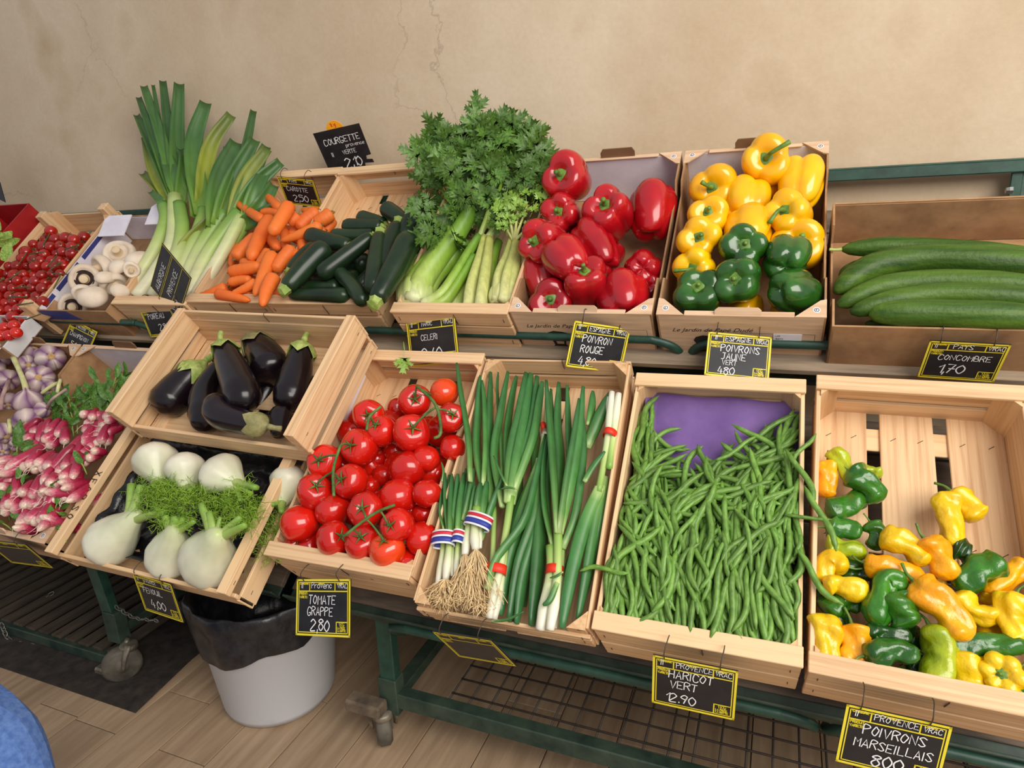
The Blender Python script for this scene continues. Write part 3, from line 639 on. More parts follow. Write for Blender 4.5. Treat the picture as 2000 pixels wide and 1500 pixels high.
# ================================================================== PEPPERS
REDP = M('red_pepper', (158, 10, 26), (186, 18, 26), .22, (9, 9, 9), 2, rv=.12, coat=.5, sss=.0)
YELP = M('yellow_pepper', (242, 170, 4), (250, 196, 10), .25, (9, 9, 9), 2, rv=.05, coat=.45)
GRNP = M('green_pepper', (28, 70, 20), (48, 104, 28), .22, (12, 12, 12), 3, rv=.12, coat=.5)
STEM = M('pepper_stem', (70, 108, 36), (112, 146, 58), .5, (40, 40, 40), 3)
def stemlen(P, L_, r, bend, spin):
    return sweep([V3(0, 0, 0), V3(bend*.25*L_, 0, L_*.5), V3(bend*L_, 0, L_*(1-.4*abs(bend)))], [r*1.3, r*.8, r*.85, r*1.05], 9, 8)
def calyx(R, n=6):
    """flat star of green sepals, slightly domed"""
    def md(t, ph): return 1+(.34*math.cos(n*ph))*t, 0
    return revolve([(0.001, .05*R), (.5*R, .045*R), (.8*R, .0), (R, -.09*R), (.6*R, -.1*R), (.0, -.08*R)], 24, md)
def pepper(name, label, fr, x, y, h, R, sd, mat, front=True, lobes=4, ln=1.0, seed=0, stem=1., bend=.3, spin=None, group=None, cat='pepper', depth=.22, rx=1.):
    r = random.Random(seed*31+5); P = at(fr, x, y, h); rm = pr(P, R); z = facing(P, sd[0], sd[1], front)
    a = [r.uniform(0, 6.28) for _ in range(6)]; amp = [r.uniform(.8, 1.2) for _ in range(lobes)]
    def md(t, ph):
        q = abs(math.cos(lobes*(ph+a[0])/2)); lob = .76+.28*q**.7
        e = math.sin(math.pi*min(max(t, 0), 1))
        k = 1+(lob-1)*(1.0 if t < .35 or t > .7 else .75)
        k *= 1+.06*math.sin(ph+a[1])+.05*math.sin(2*ph+a[2]+t*2)
        dz = (.12*(q-.6)*rm*min(1, t/.15) if t < .4 else -.16*(q-.5)*rm*min(1, (1-t)/.12) if t > .75 else 0)
        return k*(1 if e > .02 else 1), dz
    tl = ln
    prof = [(0, .68*tl), (.16, .69*tl), (.34, .78*tl), (.56, .86*tl), (.80, .82*tl), (.97, .58*tl), (1.02, .25*tl), (.99, -.10*tl), (.90, -.48*tl), (.76, -.78*tl), (.55, -.95*tl), (.30, -.93*tl), (.12, -.86*tl), (0, -.84*tl)]
    v, f, t_, p_ = revolve([(q*rm, zz*rm) for q, zz in prof], 40, md, 30)
    mw = basis(P, z, r.uniform(0, 6) if spin is None else spin)
    o = thing(name, label, cat, mw, group)
    link('flesh', mesh('flesh', v, f, True, t_, p_), mat, o, mw)
    if stem:
        c = calyx(rm*.32, lobes+1); c = ([(q[0], q[1], q[2]+rm*.73*tl) for q in c[0]],)+c[1:]
        s = stemlen(P, rm*.42*stem, rm*.10, bend, 0); s = ([(q[0], q[1], q[2]+rm*.73*tl) for q in s[0]],)+s[1:]
        v, f, _, _ = joinm([c, s]); link('stem', mesh('stem', v, f), STEM, o, mw)
    return o
RED = [(1108, 350, .07, 46, (-.34, -.24), 1, 1.15, 'glossy red pepper lying on top at the back left of its box'), (1100, 415, .03, 38, (-.34, -.08), 1, 1, ''), (1192, 420, .02, 46, (-.22, -.42), 1, 1.35, ''), (1276, 411, -.03, 45, (.05, -.93), 0, 1.3, ''), (1162, 482, .0, 40, (-.42, -.68), 0, 1.55, ''),
       (1060, 473, .04, 43, (-.5, -.03), 1, 1.1, ''), (1104, 508, .05, 44, (-.5, -.5), 0, 1.05, ''), (1054, 545, -.03, 36, (-.2, -.9), 0, 1.2, ''), (1144, 556, .0, 44, (-.06, -.62), 1, 1.2, ''), (1077, 588, -.02, 43, (-.05, -.12), 1, .95, ''), (1217, 582, -.03, 49, (-.2, -.7), 0, 1.0, ''), (1257, 524, -.05, 38, (.05, .0), 0, 1, ''), (1268, 566, -.09, 34, (.2, .3), 0, 1, ''), (1180, 500, -.09, 36, (.2, -.3), 0, 1, ''), (1130, 450, -.08, 36, (.2, -.3), 0, 1, '')]
lb = rowlabels([(q[0], q[1]) for q in RED[:13]], 'glossy red pepper, # of the red pepper box', ['back', 'middle', 'front'])+['red pepper buried under the others in the red pepper box']*2
for i, q in enumerate(RED): pepper('red_pepper', lb[i], UF, q[0], q[1], q[2]-.02, q[3], q[4], REDP, bool(q[5]), 4 if i % 3 else 3, q[6], seed=i, stem=1. if q[5] else 0., bend=.1, group='red peppers')
YLS = [(1496, 318, .02, 47, (.0, -.22), 1, 1.0, 2.4, .95), (1567, 358, -.01, 43, (.15, -.9), 0, 1.25, 0, 0), (1393, 364, .0, 44, (-.12, .05), 1, .95, 1.7, .6), (1458, 394, -.02, 43, (.1, -.8), 0, 1.05, 0, 0), (1383, 424, .02, 38, (-.05, -.34), 1, 1, 1.1, .3), (1543, 421, .0, 44, (-.35, -.35), 1, 1, 2.2, .9), (1460, 452, .0, 46, (.1, -.6), 0, 1.1, 0, 0), (1367, 468, .04, 41, (-.05, -.16), 1, 1, 1.2, .3), (1557, 480, -.05, 50, (.04, -.2), 1, 1, 2.6, .1), (1359, 522, .0, 40, (-.25, .1), 1, 1, 2., .9), (1456, 608, -.08, 34, (.1, -.9), 0, 1.2, 0, 0), (1540, 615, -.1, 32, (.1, -.9), 0, 1.2, 0, 0), (1420, 440, -.06, 36, (.1, -.5), 0, 1, 0, 0), (1505, 380, -.08, 36, (.1, -.5), 0, 1, 0, 0)]
lb = rowlabels([(q[0], q[1]) for q in YLS[:12]], 'bright yellow pepper, # of its box', ['back', 'middle', 'front'])+['yellow pepper buried under the others in its box']*2
for i, q in enumerate(YLS):
    P = at(UF, q[0], q[1], q[2]); pepper('yellow_pepper', lb[i], UF, q[0], q[1], q[2]-.02, q[3], q[4], YELP, bool(q[5]), 4 if i % 2 else 3, q[6], seed=i+40, stem=q[7], bend=q[8], spin={0: 1.2, 2: 3.6, 5: 4.3, 8: .6, 9: 4.0}.get(i, 1.), group='yellow peppers')
GRS = [(1453, 482, .03, 44, (.06, -.18), 1, .95, 'dark green pepper with a brown bruise, behind the other green peppers'), (1443, 548, .02, 46, (-.24, -.12), 1, 1, 'bright green pepper with its stem scar facing out, middle of the green ones'), (1366, 574, -.01, 47, (-.06, -.42), 1, 1.0, 'green pepper at the front left corner of the yellow pepper box'), (1537, 508, .02, 46, (.1, -.4), 0, .95, 'dark green pepper with its smooth underside up, right of the bruised one'), (1551, 568, .0, 45, (.75, .1), 0, 1.1, 'misshapen knobbly green pepper at the front right of its box')]
for i, q in enumerate(GRS): pepper('green_pepper', q[7], UF, q[0], q[1], q[2]-.02, q[3], q[4], GRNP, bool(q[5]), 3 if i == 4 else 4, q[6], seed=i+77, stem=.45 if q[5] else 0, bend=.2, group='green peppers')

# ================================================================== CUCUMBERS, COURGETTES, CARROTS
CUCM = M('cucumber_skin', (36, 66, 20), (88, 120, 36), .45, (3, 45, 45), 5, .30, .74, bump=.45, rv=.08, bscale=90, spec=.3)
CUT = M('cut_green', (120, 150, 60), (168, 186, 98), .6, (40, 40, 40))
def longveg(name, label, cat, group, fr, pts, R, mat, prof, n=22, m=14, mod=None, stem=None, smat=CUT, sq=1.):
    W = [at(fr, *q) if len(q) == 3 else atY(q[0], q[1], q[3]) for q in pts]; rm = pr(W[0], R); o_ = np.array(W[0])
    t = thing(name, label, cat, tr(o_), group)
    v, f, t_, p_ = sweep(np.array(W)-o_, lambda s: rm*np.interp(s, [a for a, b in prof], [b for a, b in prof]), n, m, mod, sq=sq)
    link('flesh', mesh('flesh', v, f, True, t_, p_), mat, t, tr(o_))
    if stem:
        S = spline(np.array(W), 12); d = S[0]-S[1]; d /= np.linalg.norm(d); L_, rs = stem
        v, f, t_, p_ = sweep([V3(0, 0, 0)-d*rm*.3, d*rm*L_*.5, d*rm*L_+V3(0, 0, rm*.1)], [rm*rs*1.25, rm*rs*.85, rm*rs], 6, 6 if rs > .3 else 8); link('stem', mesh('stem', v, f, False), smat, t, tr(o_))
    return t
PC = [(0, .25), (.03, .55), (.1, .8), (.25, 1), (.8, 1), (.93, .85), (1, .3)]
CC = [([(1645, 487), (1720, 482), (1800, 484), (1900, 490), (2060, 505)], 17, -.02, 'cucumber with a thin stem, uppermost of the pile at the back'), ([(1632, 570), (1700, 524), (1800, 505), (1900, 508), (2060, 520)], 25, .01, 'thick curved cucumber, second from the back of the pile'), ([(1637, 596), (1720, 562), (1820, 550), (1920, 552), (2060, 562)], 21, .02, 'dark cucumber in the middle of the pile'), ([(1662, 610), (1740, 588), (1830, 575), (1930, 577), (2060, 585)], 20, .03, 'cucumber second from the front of the pile'), ([(1697, 612), (1780, 611), (1880, 613), (2060, 622)], 24, .03, 'pale streaked cucumber nearest the front of the box'), ([(1640, 540), (1690, 525), (1800, 520), (2040, 530)], 18, -.05, 'cucumber hidden below with only its tip showing at the left'), ([(1690, 632), (1780, 636), (1900, 640), (2050, 648)], 12, -.02, 'thin cucumber showing below the front one')]
for pts, R, h, l in CC: R = R*1.12; longveg('cucumber', l, 'cucumber', 'cucumbers in the brown box', UF, [(x, y, h-.02) for x, y in pts], R, CUCM, PC, 26, 16, lambda t, p: 1+.025*math.cos(7*p)+.012*math.sin(13*t+3*p), (1.2, .16) if R < 20 and h == -.02 and pts[0][0] == 1645 else None, M('fresh_stem', (150, 170, 80), (180, 196, 110), .5))
COUM = M('courgette_skin', (18, 36, 22), (38, 60, 34), .3, (10, 10, 10), 4, .3, .75, rv=.15, coat=.05, spec=.4)
PZ = [(0, .62), (.04, .74), (.15, .82), (.5, .95), (.85, 1), (.94, .9), (.985, .6), (1, .25)]
CZ = [((682, 480), (602, 460), 18, .02, 0), ((560, 562), (640, 478), 20, .06, 1), ((725, 462), (622, 540), 16, .05, 0), ((741, 460), (728, 570), 17, .06, 1), ((776, 440), (747, 540), 18, .04, 1), ((736, 585), (803, 460), 23, .06, 1), ((788, 465), (815, 418), 20, .02, 0), ((792, 434), (752, 406), 16, .0, 0), ((752, 437), (702, 424), 14, -.03, 0), ((745, 442), (672, 443), 15, -.01, 0), ((728, 458), (648, 461), 14, .0, 0), ((570, 576), (682, 578), 14, .02, 0), ((652, 522), (712, 592), 14, .03, 0), ((582, 560), (665, 560), 14, -.0, 0), ((822, 455), (806, 492), 11, .0, 0), ((568, 528), (620, 480), 15, .03, 1), ((690, 500), (650, 560), 16, -.03, 0), ((700, 560), (760, 500), 16, -.03, 0), ((640, 490), (720, 520), 18, -.05, 0), ((610, 545), (700, 545), 17, -.05, 0), ((700, 575), (745, 500), 16, -.04, 0), ((780, 500), (720, 470), 16, -.05, 0), ((560, 545), (610, 500), 15, -.03, 0), ((690, 590), (600, 590), 12, -.05, 0)]
lb = rowlabels([((q[0][0]+q[1][0])/2, (q[0][1]+q[1][1])/2) for q in CZ[:16]], 'dark green courgette, # of its crate', ['back', 'middle', 'front'])+['dark courgette buried under the others in its crate']*8
for i, (a, b, R, h, s) in enumerate(CZ):
    mid = ((a[0]+b[0])/2+rnd.uniform(-4, 4), (a[1]+b[1])/2+rnd.uniform(-3, 3), h)
    longveg('courgette', lb[i], 'courgette', 'courgettes', UF, [(*a, h), mid, (*b, h)], R*1.13, COUM, PZ, 20, 14, lambda t, p: 1+.03*math.cos(5*p), (.75, .55) if s else (.3, .45), CUT)
CARM = M('carrot_skin', (220, 98, 32), (240, 126, 44), .55, (5, 5, 5), 5, .3, .7, bump=.2, rv=.09, bscale=60)
PK = [(0, .5), (.03, .85), (.08, 1), (.3, .93), (.6, .78), (.85, .6), (.95, .42), (1, .15)]
PKL = [(0, .55), (.04, .9), (.15, 1), (.6, .95), (.9, .85), (.97, .6), (1, .3)]
# thick end, tip, radius, height, blunt
CR = [((566, 398), (530, 458), 13, .10, 1), ((548, 408), (500, 362), 9, .06, 0), ((514, 430), (452, 388), 9, .07, 0), ((529, 424), (489, 508), 13, .06, 1), ((459, 505), (502, 458), 12, .04, 1), ((511, 415), (547, 417), 9, .05, 1), ((583, 421), (563, 436), 11, .05, 1), ((622, 412), (580, 446), 13, .03, 1), ((648, 416), (615, 436), 13, .04, 1), ((628, 440), (548, 471), 11, .06, 0), ((636, 450), (610, 462), 9, .03, 1), ((521, 453), (544, 486), 10, .03, 1), ((550, 440), (558, 487), 9, .02, 1), ((594, 460), (597, 500), 12, .03, 1), ((572, 484), (536, 530), 13, .06, 1), ((533, 494), (497, 578), 13, .07, 0), ((536, 538), (512, 598), 14, .09, 0), ((449, 532), (512, 520), 12, .06, 1), ((474, 513), (500, 520), 10, .04, 1), ((524, 488), (504, 518), 8, .05, 1), ((448, 552), (490, 546), 9, .05, 1), ((502, 550), (452, 574), 9, .06, 0), ((444, 560), (374, 585), 10, .03, 0), ((424, 574), (488, 587), 11, .05, 0), ((494, 570), (452, 580), 11, .03, 0), ((540, 570), (562, 582), 11, .03, 1), ((577, 490), (584, 512), 7, .05, 1), ((545, 505), (575, 545), 12, .02, 0), ((605, 430), (560, 470), 12, .0, 0), ((470, 540), (520, 560), 12, .0, 0), ((640, 425), (600, 450), 11, .0, 0), ((520, 470), (480, 540), 12, .0, 0), ((560, 450), (600, 480), 12, -.01, 0), ((480, 560), (540, 555), 12, .0, 0), ((625, 415), (590, 410), 10, .0, 0), ((580, 510), (550, 570), 12, .0, 0), ((520, 440), (560, 420), 12, -.01, 0), ((430, 575), (470, 550), 11, .0, 0), ((500, 480), (540, 520), 13, -.02, 0), ((470, 480), (450, 520), 10, .0, 0), ((500, 590), (440, 588), 9, .0, 0), ((540, 590), (590, 570), 10, -.01, 0), ((650, 430), (630, 460), 10, .0, 0)]
lb = rowlabels([((q[0][0]+q[1][0])/2, (q[0][1]+q[1][1])/2) for q in CR[:27]], 'orange carrot, # of the carrot heap', ['back', 'middle', 'front'])+['orange carrot half buried in the heap']*20
for i, (a, b, R, h, s) in enumerate(CR):
    longveg('carrot', lb[i], 'carrot', 'carrots', UF, [(*a, h-.035), ((a[0]+b[0])/2+rnd.uniform(-3, 3), (a[1]+b[1])/2+rnd.uniform(-2, 2), h-.035), (*b, h-.035)], R*1.1, CARM, PKL if s else PK, 18, 12, lambda t, p: 1+.02*math.sin(37*t)+.02*math.cos(3*p), (.25, .3), M('carrot_crown', (120, 92, 50), (150, 120, 60), .8))

# ================================================================== MUSHROOMS
MUSM = M('mushroom_cap', (206, 184, 158), (234, 218, 198), .75, (10, 10, 10), 5, .3, .6, bump=.15, rv=.04)
GILL = M('mushroom_gills', (38, 26, 22), (66, 46, 38), .85, (60, 60, 60))
MS = [(232, 495, 29, (-.3, -.38), 1), (197, 522, 25, (-.75, .2), 1), (165, 545, 29, (-.12, .02), 1), (272, 512, 25, (.3, .8), 0), (232, 524, 19, (.4, .7), 0), (257, 527, 16, (-.1, .3), 1), (224, 557, 25, (.5, .7), 1), (234, 570, 17, (-.3, .7), 0), (182, 583, 26, (.2, .7), 0), (142, 600, 27, (-.1, .0), 1), (162, 573, 19, (.1, .5), 1), (205, 545, 18, (.1, .9), 0)]
lb = rowlabels([q[:2] for q in MS], 'cream mushroom, # of the mushroom box', ['back', 'middle', 'front'])
for i, (x, y, R, sd, fr_) in enumerate(MS):
    P = at(UF, x, y, -.06 if i == 9 else -.02+.02*(i % 3)); r = pr(P, R); z = facing(P, *sd, bool(fr_)); mw = basis(P, z, i); t = thing('mushroom', lb[i], 'mushroom', mw, 'mushrooms')
    lx = [rnd.uniform(0, 6) for _ in range(2)]
    v, f, t_, p_ = revolve([(.45*r, .10*r), (.58*r, .14*r), (.74*r, .26*r), (.9*r, .22*r), (1.0*r, .0), (.96*r, -.3*r), (.75*r, -.6*r), (.4*r, -.76*r), (0, -.8*r)], 28, lambda t, ph: (1+.05*math.sin(2*ph+lx[0])+.03*math.sin(3*ph+lx[1]), 0), 20); link('cap', mesh('cap', v, f, True, t_), MUSM, t, mw)
    v, f, _, _ = revolve([(0, .09*r), (.3*r, .09*r), (.52*r, .12*r), (.60*r, .17*r)], 28); link('gills', mesh('gills', v, f), GILL if i in (2, 9) else MUSM, t, mw)
    v, f, _, _ = revolve([(.36*r, .05*r), (.28*r, .25*r), (.27*r, .5*r), (.24*r, .58*r), (0, .6*r)], 18, None, 10); link('stem', mesh('stem', v, f), M('mushroom_stem', (206, 180, 140), (228, 206, 172), .8), t, mw)

# ================================================================== TOMATOES
TOM = M('tomato_skin', (196, 18, 10), (216, 30, 14), .2, (6, 6, 6), 2, rv=.10, coat=.6)
TOMO = M('tomato_skin_orange', (222, 56, 14), (230, 70, 18), .2, (6, 6, 6), 2, coat=.6)
VINE = M('tomato_vine', (62, 94, 40), (100, 130, 62), .6, (40, 40, 40))
def tomato_mesh(r, seed):
    q = random.Random(seed); a = q.uniform(0, 6); k = q.choice([4, 5, 6])
    return revolve([(0, .70*r), (.12*r, .72*r), (.35*r, .80*r), (.65*r, .74*r), (.9*r, .46*r), (1.0*r, .05*r), (.94*r, -.38*r), (.72*r, -.70*r), (.4*r, -.86*r), (0, -.90*r)], 30, lambda t, ph: (1+(.035*math.cos(k*ph+a) if t < .5 else .01*math.cos(k*ph+a))+.03*math.sin(2*ph+a), 0), 22)
def tcalyx(r):
    parts = []
    for k in range(5):
        a = k*1.2566+.2; d = V3(math.cos(a), math.sin(a), 0)
        parts.append(sweep([V3(0, 0, .76*r), d*.25*r+V3(0, 0, .84*r), d*.5*r+V3(0, 0, .86*r)], [.07*r, .06*r, .008*r], 6, 5, sq=.35))
    parts.append(sweep([V3(0, 0, .72*r), V3(.03*r, 0, 1.02*r)], .055*r, 3, 6)); return joinm(parts)
TM = [(825, 305, 78, (0, -.1), 1), (970, 265, 68, (-.2, .8), 0), (740, 345, 50, (0, 0), 0), (600, 375, 75, (-.1, .05), 1), (665, 455, 72, (-.5, -.5), 1), (1000, 390, 70, (.2, -.3), 1), (810, 465, 90, (.1, -.38), 1), (555, 535, 88, (-.55, -.15), 1), (1010, 535, 62, (0, .9), 0), (385, 605, 82, (-.4, -.1), 1), (880, 590, 65, (0, .9), 0), (790, 640, 85, (.1, -.45), 0), (675, 670, 55, (0, .9), 0), (510, 700, 82, (-.6, -.12), 1), (335, 750, 84, (.15, -.45), 1), (735, 550, 60, (0, .9), 0), (745, 775, 87, (0, .9), 0), (885, 760, 68, (0, .9), 0), (265, 905, 90, (0, .9), 0), (425, 840, 82, (0, .9), 0), (585, 840, 85, (-.25, -.15), 1), (870, 860, 60, (0, .9), 0), (740, 915, 80, (-.5, .0), 1), (430, 980, 83, (.6, -.2), 1), (570, 1000, 82, (-.15, -.45), 1), (690, 1035, 84, (-.3, -.7), 1), (860, 980, 80, (0, .9), 0), (250, 1030, 70, (0, -.2), 1), (410, 1065, 65, (0, .9), 0), (645, 1110, 70, (0, .9), 0), (790, 1105, 72, (0, .9), 0), (330, 980, 50, (0, .9), 0), (640, 590, 50, (0, .9), 0), (610, 720, 50, (0, .9), 0), (510, 455, 60, (0, .9), 0), (930, 660, 50, (0, .9), 0), (900, 420, 40, (0, .9), 0)]
TRUSS = {'upper left': (([(462, 525), (428, 640), (430, 772)]), (9, 7, 13, 14), 'vine of four tomatoes at the left of the tomato crate'), 'front': ([(728, 815), (620, 862), (478, 968)], (20, 22, 24, 25, 23), 'vine of five tomatoes at the front of the tomato crate'), 'back': ([(835, 235), (920, 315), (948, 400), (950, 470), (920, 490)], (0, 6, 5, 1), 'vine of four tomatoes at the back right of the tomato crate'), 'small': ([(660, 335), (605, 385), (590, 450)], (3, 4), 'pair of tomatoes on a short vine at the back left of the crate')}
tp = lambda cx, cy: (480+cx/2.5, 660+cy/2.5)
inT = {i: k for k, q in TRUSS.items() for i in q[1]}
TT = {}
hh = lambda i: (.03 if i in inT else .0)-(.05 if TM[i][1] > 1010 and i not in (25,) else .025 if TM[i][1] > 960 else 0) - (.06 if i in (2, 12, 15, 31, 32, 33, 34, 35, 36, 21, 28) else 0)
for k, (path, ids, l) in TRUSS.items():
    W = [at(LF, *tp(*q), .10) for q in path]; t = thing('tomato_vine', l, 'tomatoes', tr(W[0]), 'tomatoes on the vine'); TT[k] = t
    tube('vine_stem', W, pr(W[0], 3.0), VINE, t, n=14, m=7)
    S = spline(np.array(W), 30)
    for i in ids:
        cx, cy, R, sd, fr_ = TM[i]; P = at(LF, *tp(cx, cy), hh(i)); r = pr(P, R/2.42); z = facing(P, *sd, bool(fr_)); e = P+z*r*.95; j = S[np.argmin(np.linalg.norm(S-e, axis=1))]
        tube('vine_branch', [j, (j+e)/2+V3(0, 0, .004), e, P+z*r*.7], pr(P, 2.1), VINE, t, n=9, m=6)
nl = [i for i in range(len(TM)) if i not in inT]
lbl = dict(zip(nl, rowlabels([TM[i][:2] for i in nl], 'loose red tomato, # of the tomato crate', ['back', 'middle', 'front'])))
for i, (cx, cy, R, sd, fr_) in enumerate(TM):
    P = at(LF, *tp(cx, cy), hh(i)); r = pr(P, R/2.42); z = facing(P, *sd, bool(fr_)); mw = basis(P, z, i*1.3)
    v, f, t_, p_ = tomato_mesh(r, i); me = mesh('tomato', v, f, True, t_, p_); mt = TOMO if i in (1, 25) else TOM
    if i in inT: o = link('tomato', me, mt, TT[inT[i]], mw)
    else: o = tag(link('tomato', me, mt, None, mw), lbl[i], 'tomato', 'loose tomatoes')
    if fr_ or i == 11:
        v, f, _, _ = tcalyx(r) if fr_ else revolve([(0, .725*r), (.09*r, .735*r), (.11*r, .73*r)], 10); link('calyx', mesh('calyx', v, f), VINE if fr_ else CUT, o, mw)
# a bottom layer that fills the crate
for i in range(16):
    u = -1.13+.09*(i % 4)+rnd.uniform(-.01, .01); vv = .08+.13*(i//4)+rnd.uniform(-.01, .01)
    v, f, t_, p_ = tomato_mesh(.05, 90+i); o = link('tomato', mesh('tomato', v, f, True, t_, p_), TOM, None, basis(loc(LF, u, vv, -.07), V3(rnd.uniform(-1, 1), rnd.uniform(-1, 0), .6), 0))
    tag(o, 'tomato of the bottom layer seen through gaps in the heap', 'tomato', 'buried tomatoes')
# cherry tomatoes
v, f, t_, p_ = revolve([(0, .9), (.3, .93), (.7, .72), (1, .1), (.85, -.5), (.45, -.86), (0, -.92)], 14, None, 10); CHM = mesh('cherry_tomato', v, f)
v, f, _, _ = joinm([sweep([V3(0, 0, .8), V3(math.cos(k*1.256)*.8, math.sin(k*1.256)*.8, 1.05)], [.12, .02], 3, 4) for k in range(5)]+[sweep([V3(0, 0, .8), V3(.1, 0, 1.7)], .1, 3, 4)]); CHC = mesh('calyx', v, f); 
CHR = M('cherry_skin', (150, 16, 10), (176, 26, 14), .2, (40, 40, 40), 2, rv=.22, coat=.5)
def inpoly(x, y, pg):
    c = False; n = len(pg)
    for i in range(n):
        (x1, y1), (x2, y2) = pg[i], pg[i-1]
        if (y1 > y) != (y2 > y) and x < (x2-x1)*(y-y1)/(y2-y1)+x1: c = not c
    return c
PG = [(-30, 545), (30, 510), (80, 462), (100, 452), (165, 462), (170, 475), (92, 592), (60, 628), (-30, 632)]
cp = []
for yy in np.arange(452, 630, 14.):
    for xx in np.arange(-25, 172, 18.):
        x, y = xx+rnd.uniform(-3.5, 3.5)+(7 if int(yy/14) % 2 else 0), yy+rnd.uniform(-3, 3)
        if inpoly(x, y, PG): cp.append((x, y))
for i, (x, y) in enumerate(cp):
    P = at(UF, x, y, -.02+rnd.uniform(-.02, .02)); r = pr(P, rnd.uniform(9.5, 12.5)); z = facing(P, rnd.uniform(-.8, .8), rnd.uniform(-.8, .6), rnd.random() < .6); mw = basis(P, z, rnd.uniform(0, 6)) @ Matrix.Scale(r, 4)
    o = tag(link('cherry_tomato', CHM, CHR, None, mw), 'small red cherry tomato in the heap left of the mushrooms', 'cherry tomato', 'cherry tomatoes')
    if i % 2: link('calyx', CHC, M('cherry_vine', (70, 78, 44), (98, 92, 56), .7), o, mw)
for k in range(16):
    x, y = rnd.choice(cp); a = rnd.uniform(-.2, 1.2); W = [at(UF, x+math.cos(a)*q*16, y-math.sin(a)*q*14, .03+rnd.uniform(0, .012)) for q in (-1, 0, 1)]
    o = tube('cherry_vine', W, .0028, M('cherry_vine', None), None, n=8, m=5); tag(o, 'bare brown-green vine stem lying over the cherry tomatoes', 'vine stem', 'cherry tomato vines')

# ================================================================== AUBERGINES
AUB = M('aubergine_skin', (16, 9, 14), (28, 14, 22), .24, (8, 8, 8), 2, coat=.15, spec=.4)
ACX = M('aubergine_calyx', (130, 150, 66), (182, 194, 112), .65, (50, 50, 50), 4, bump=.3)
ACB = M('aubergine_calyx_dry', (122, 118, 76), (156, 150, 100), .7, (50, 50, 50), 4, bump=.3)
PA = [(0, .55), (.06, .68), (.2, .75), (.5, .9), (.78, 1.0), (.92, .82), (.98, .5), (1, .2)]
AU = [([(390, 717), (352, 755), (312, 806)], 32, .07, ACX, 'aubergine leaning alone against the left side of its crate'), ([(436, 678), (458, 730), (485, 795)], 29, .14, ACX, 'upright aubergine with a large pale green calyx in the middle'), ([(432, 716), (402, 770), (404, 838)], 27, .07, None, 'aubergine behind the bent one, left of the middle'), ([(512, 831), (470, 822), (432, 808), (418, 778)], 28, .13, ACB, 'bent aubergine lying across the front with a dry calyx'), ([(496, 668), (520, 700), (536, 738)], 34, .06, ACB, 'short round aubergine standing at the back'), ([(591, 678), (578, 735), (560, 800)], 29, .09, ACX, 'long straight aubergine along the right side of its crate'), ([(545, 850), (546, 825), (550, 798)], 20, .10, None, 'small aubergine with a brown scar at the front right'), ([(420, 700), (440, 700), (470, 720)], 17, .03, None, 'aubergine mostly hidden behind the upright one'), ([(500, 800), (520, 770), (530, 740)], 26, .0, None, 'aubergine in the dark under the others')]
for pts, R, h, cx, l in AU:
    t = longveg('aubergine', l, 'aubergine', 'aubergines', LF, [(x, y, h+.0) for x, y in pts], R*1.15, AUB, PA, 24, 18)
    if cx:
        W = [at(LF, x, y, h) for x, y in pts]; S = spline(np.array(W), 24); r = pr(W[0], R*1.22); d = S[0]-S[1]; d /= np.linalg.norm(d); o_ = S[0]
        pp = []
        v, f, t_, p_ = revolve([(.12*r, .75*r), (.14*r, .45*r), (.3*r, .22*r), (.56*r, .02*r), (.72*r, -.25*r), (.80*r, -.6*r), (.78*r, -.62*r), (.6*r, -.3*r)], 20, lambda t, ph: (1+(.06*math.sin(3*ph)), -(.28*r*math.cos(5*ph) if t > .6 else 0)), 16); pp.append((v, f, t_, p_))
        pp.append(sweep([V3(0, 0, .5*r), V3(.06*r, 0, .9*r), V3(.2*r, 0, 1.25*r)], [.2*r, .15*r, .18*r], 7, 8))
        v, f, _, _ = joinm(pp); link('calyx', mesh('calyx', v, f), cx, t, basis(o_, d, 1.))
# ================================================================== LEEKS
def YL(py): return float(np.interp(py, [150, 230, 320, 580], [2.32, 2.27, 2.16, 1.775]))
LKS = M('leek_shaft', (235, 235, 235), (255, 255, 255), .4, (3, 3, 20), 3, stops=[(0, (226, 220, 186)), (.25, (208, 214, 152)), (.55, (158, 188, 92)), (1, (104, 150, 62))])
LKC = M('leek_shaft_pale', (235, 235, 235), (255, 255, 255), .4, (3, 3, 20), 3, stops=[(0, (230, 224, 192)), (.5, (220, 222, 174)), (1, (178, 200, 116))])
LKL = M('leek_leaf', (225, 225, 225), (255, 255, 255), .42, (20, 20, 4), 3, stops=[(0, (128, 164, 62)), (.25, (92, 136, 54)), (.6, (64, 106, 50)), (1, (68, 106, 52))], rv=.18)
LKY = M('leek_leaf_yellow', (225, 225, 225), (255, 255, 255), .45, (20, 20, 4), 3, stops=[(0, (150, 170, 60)), (.4, (150, 160, 50)), (1, (98, 118, 52))], rv=.1)
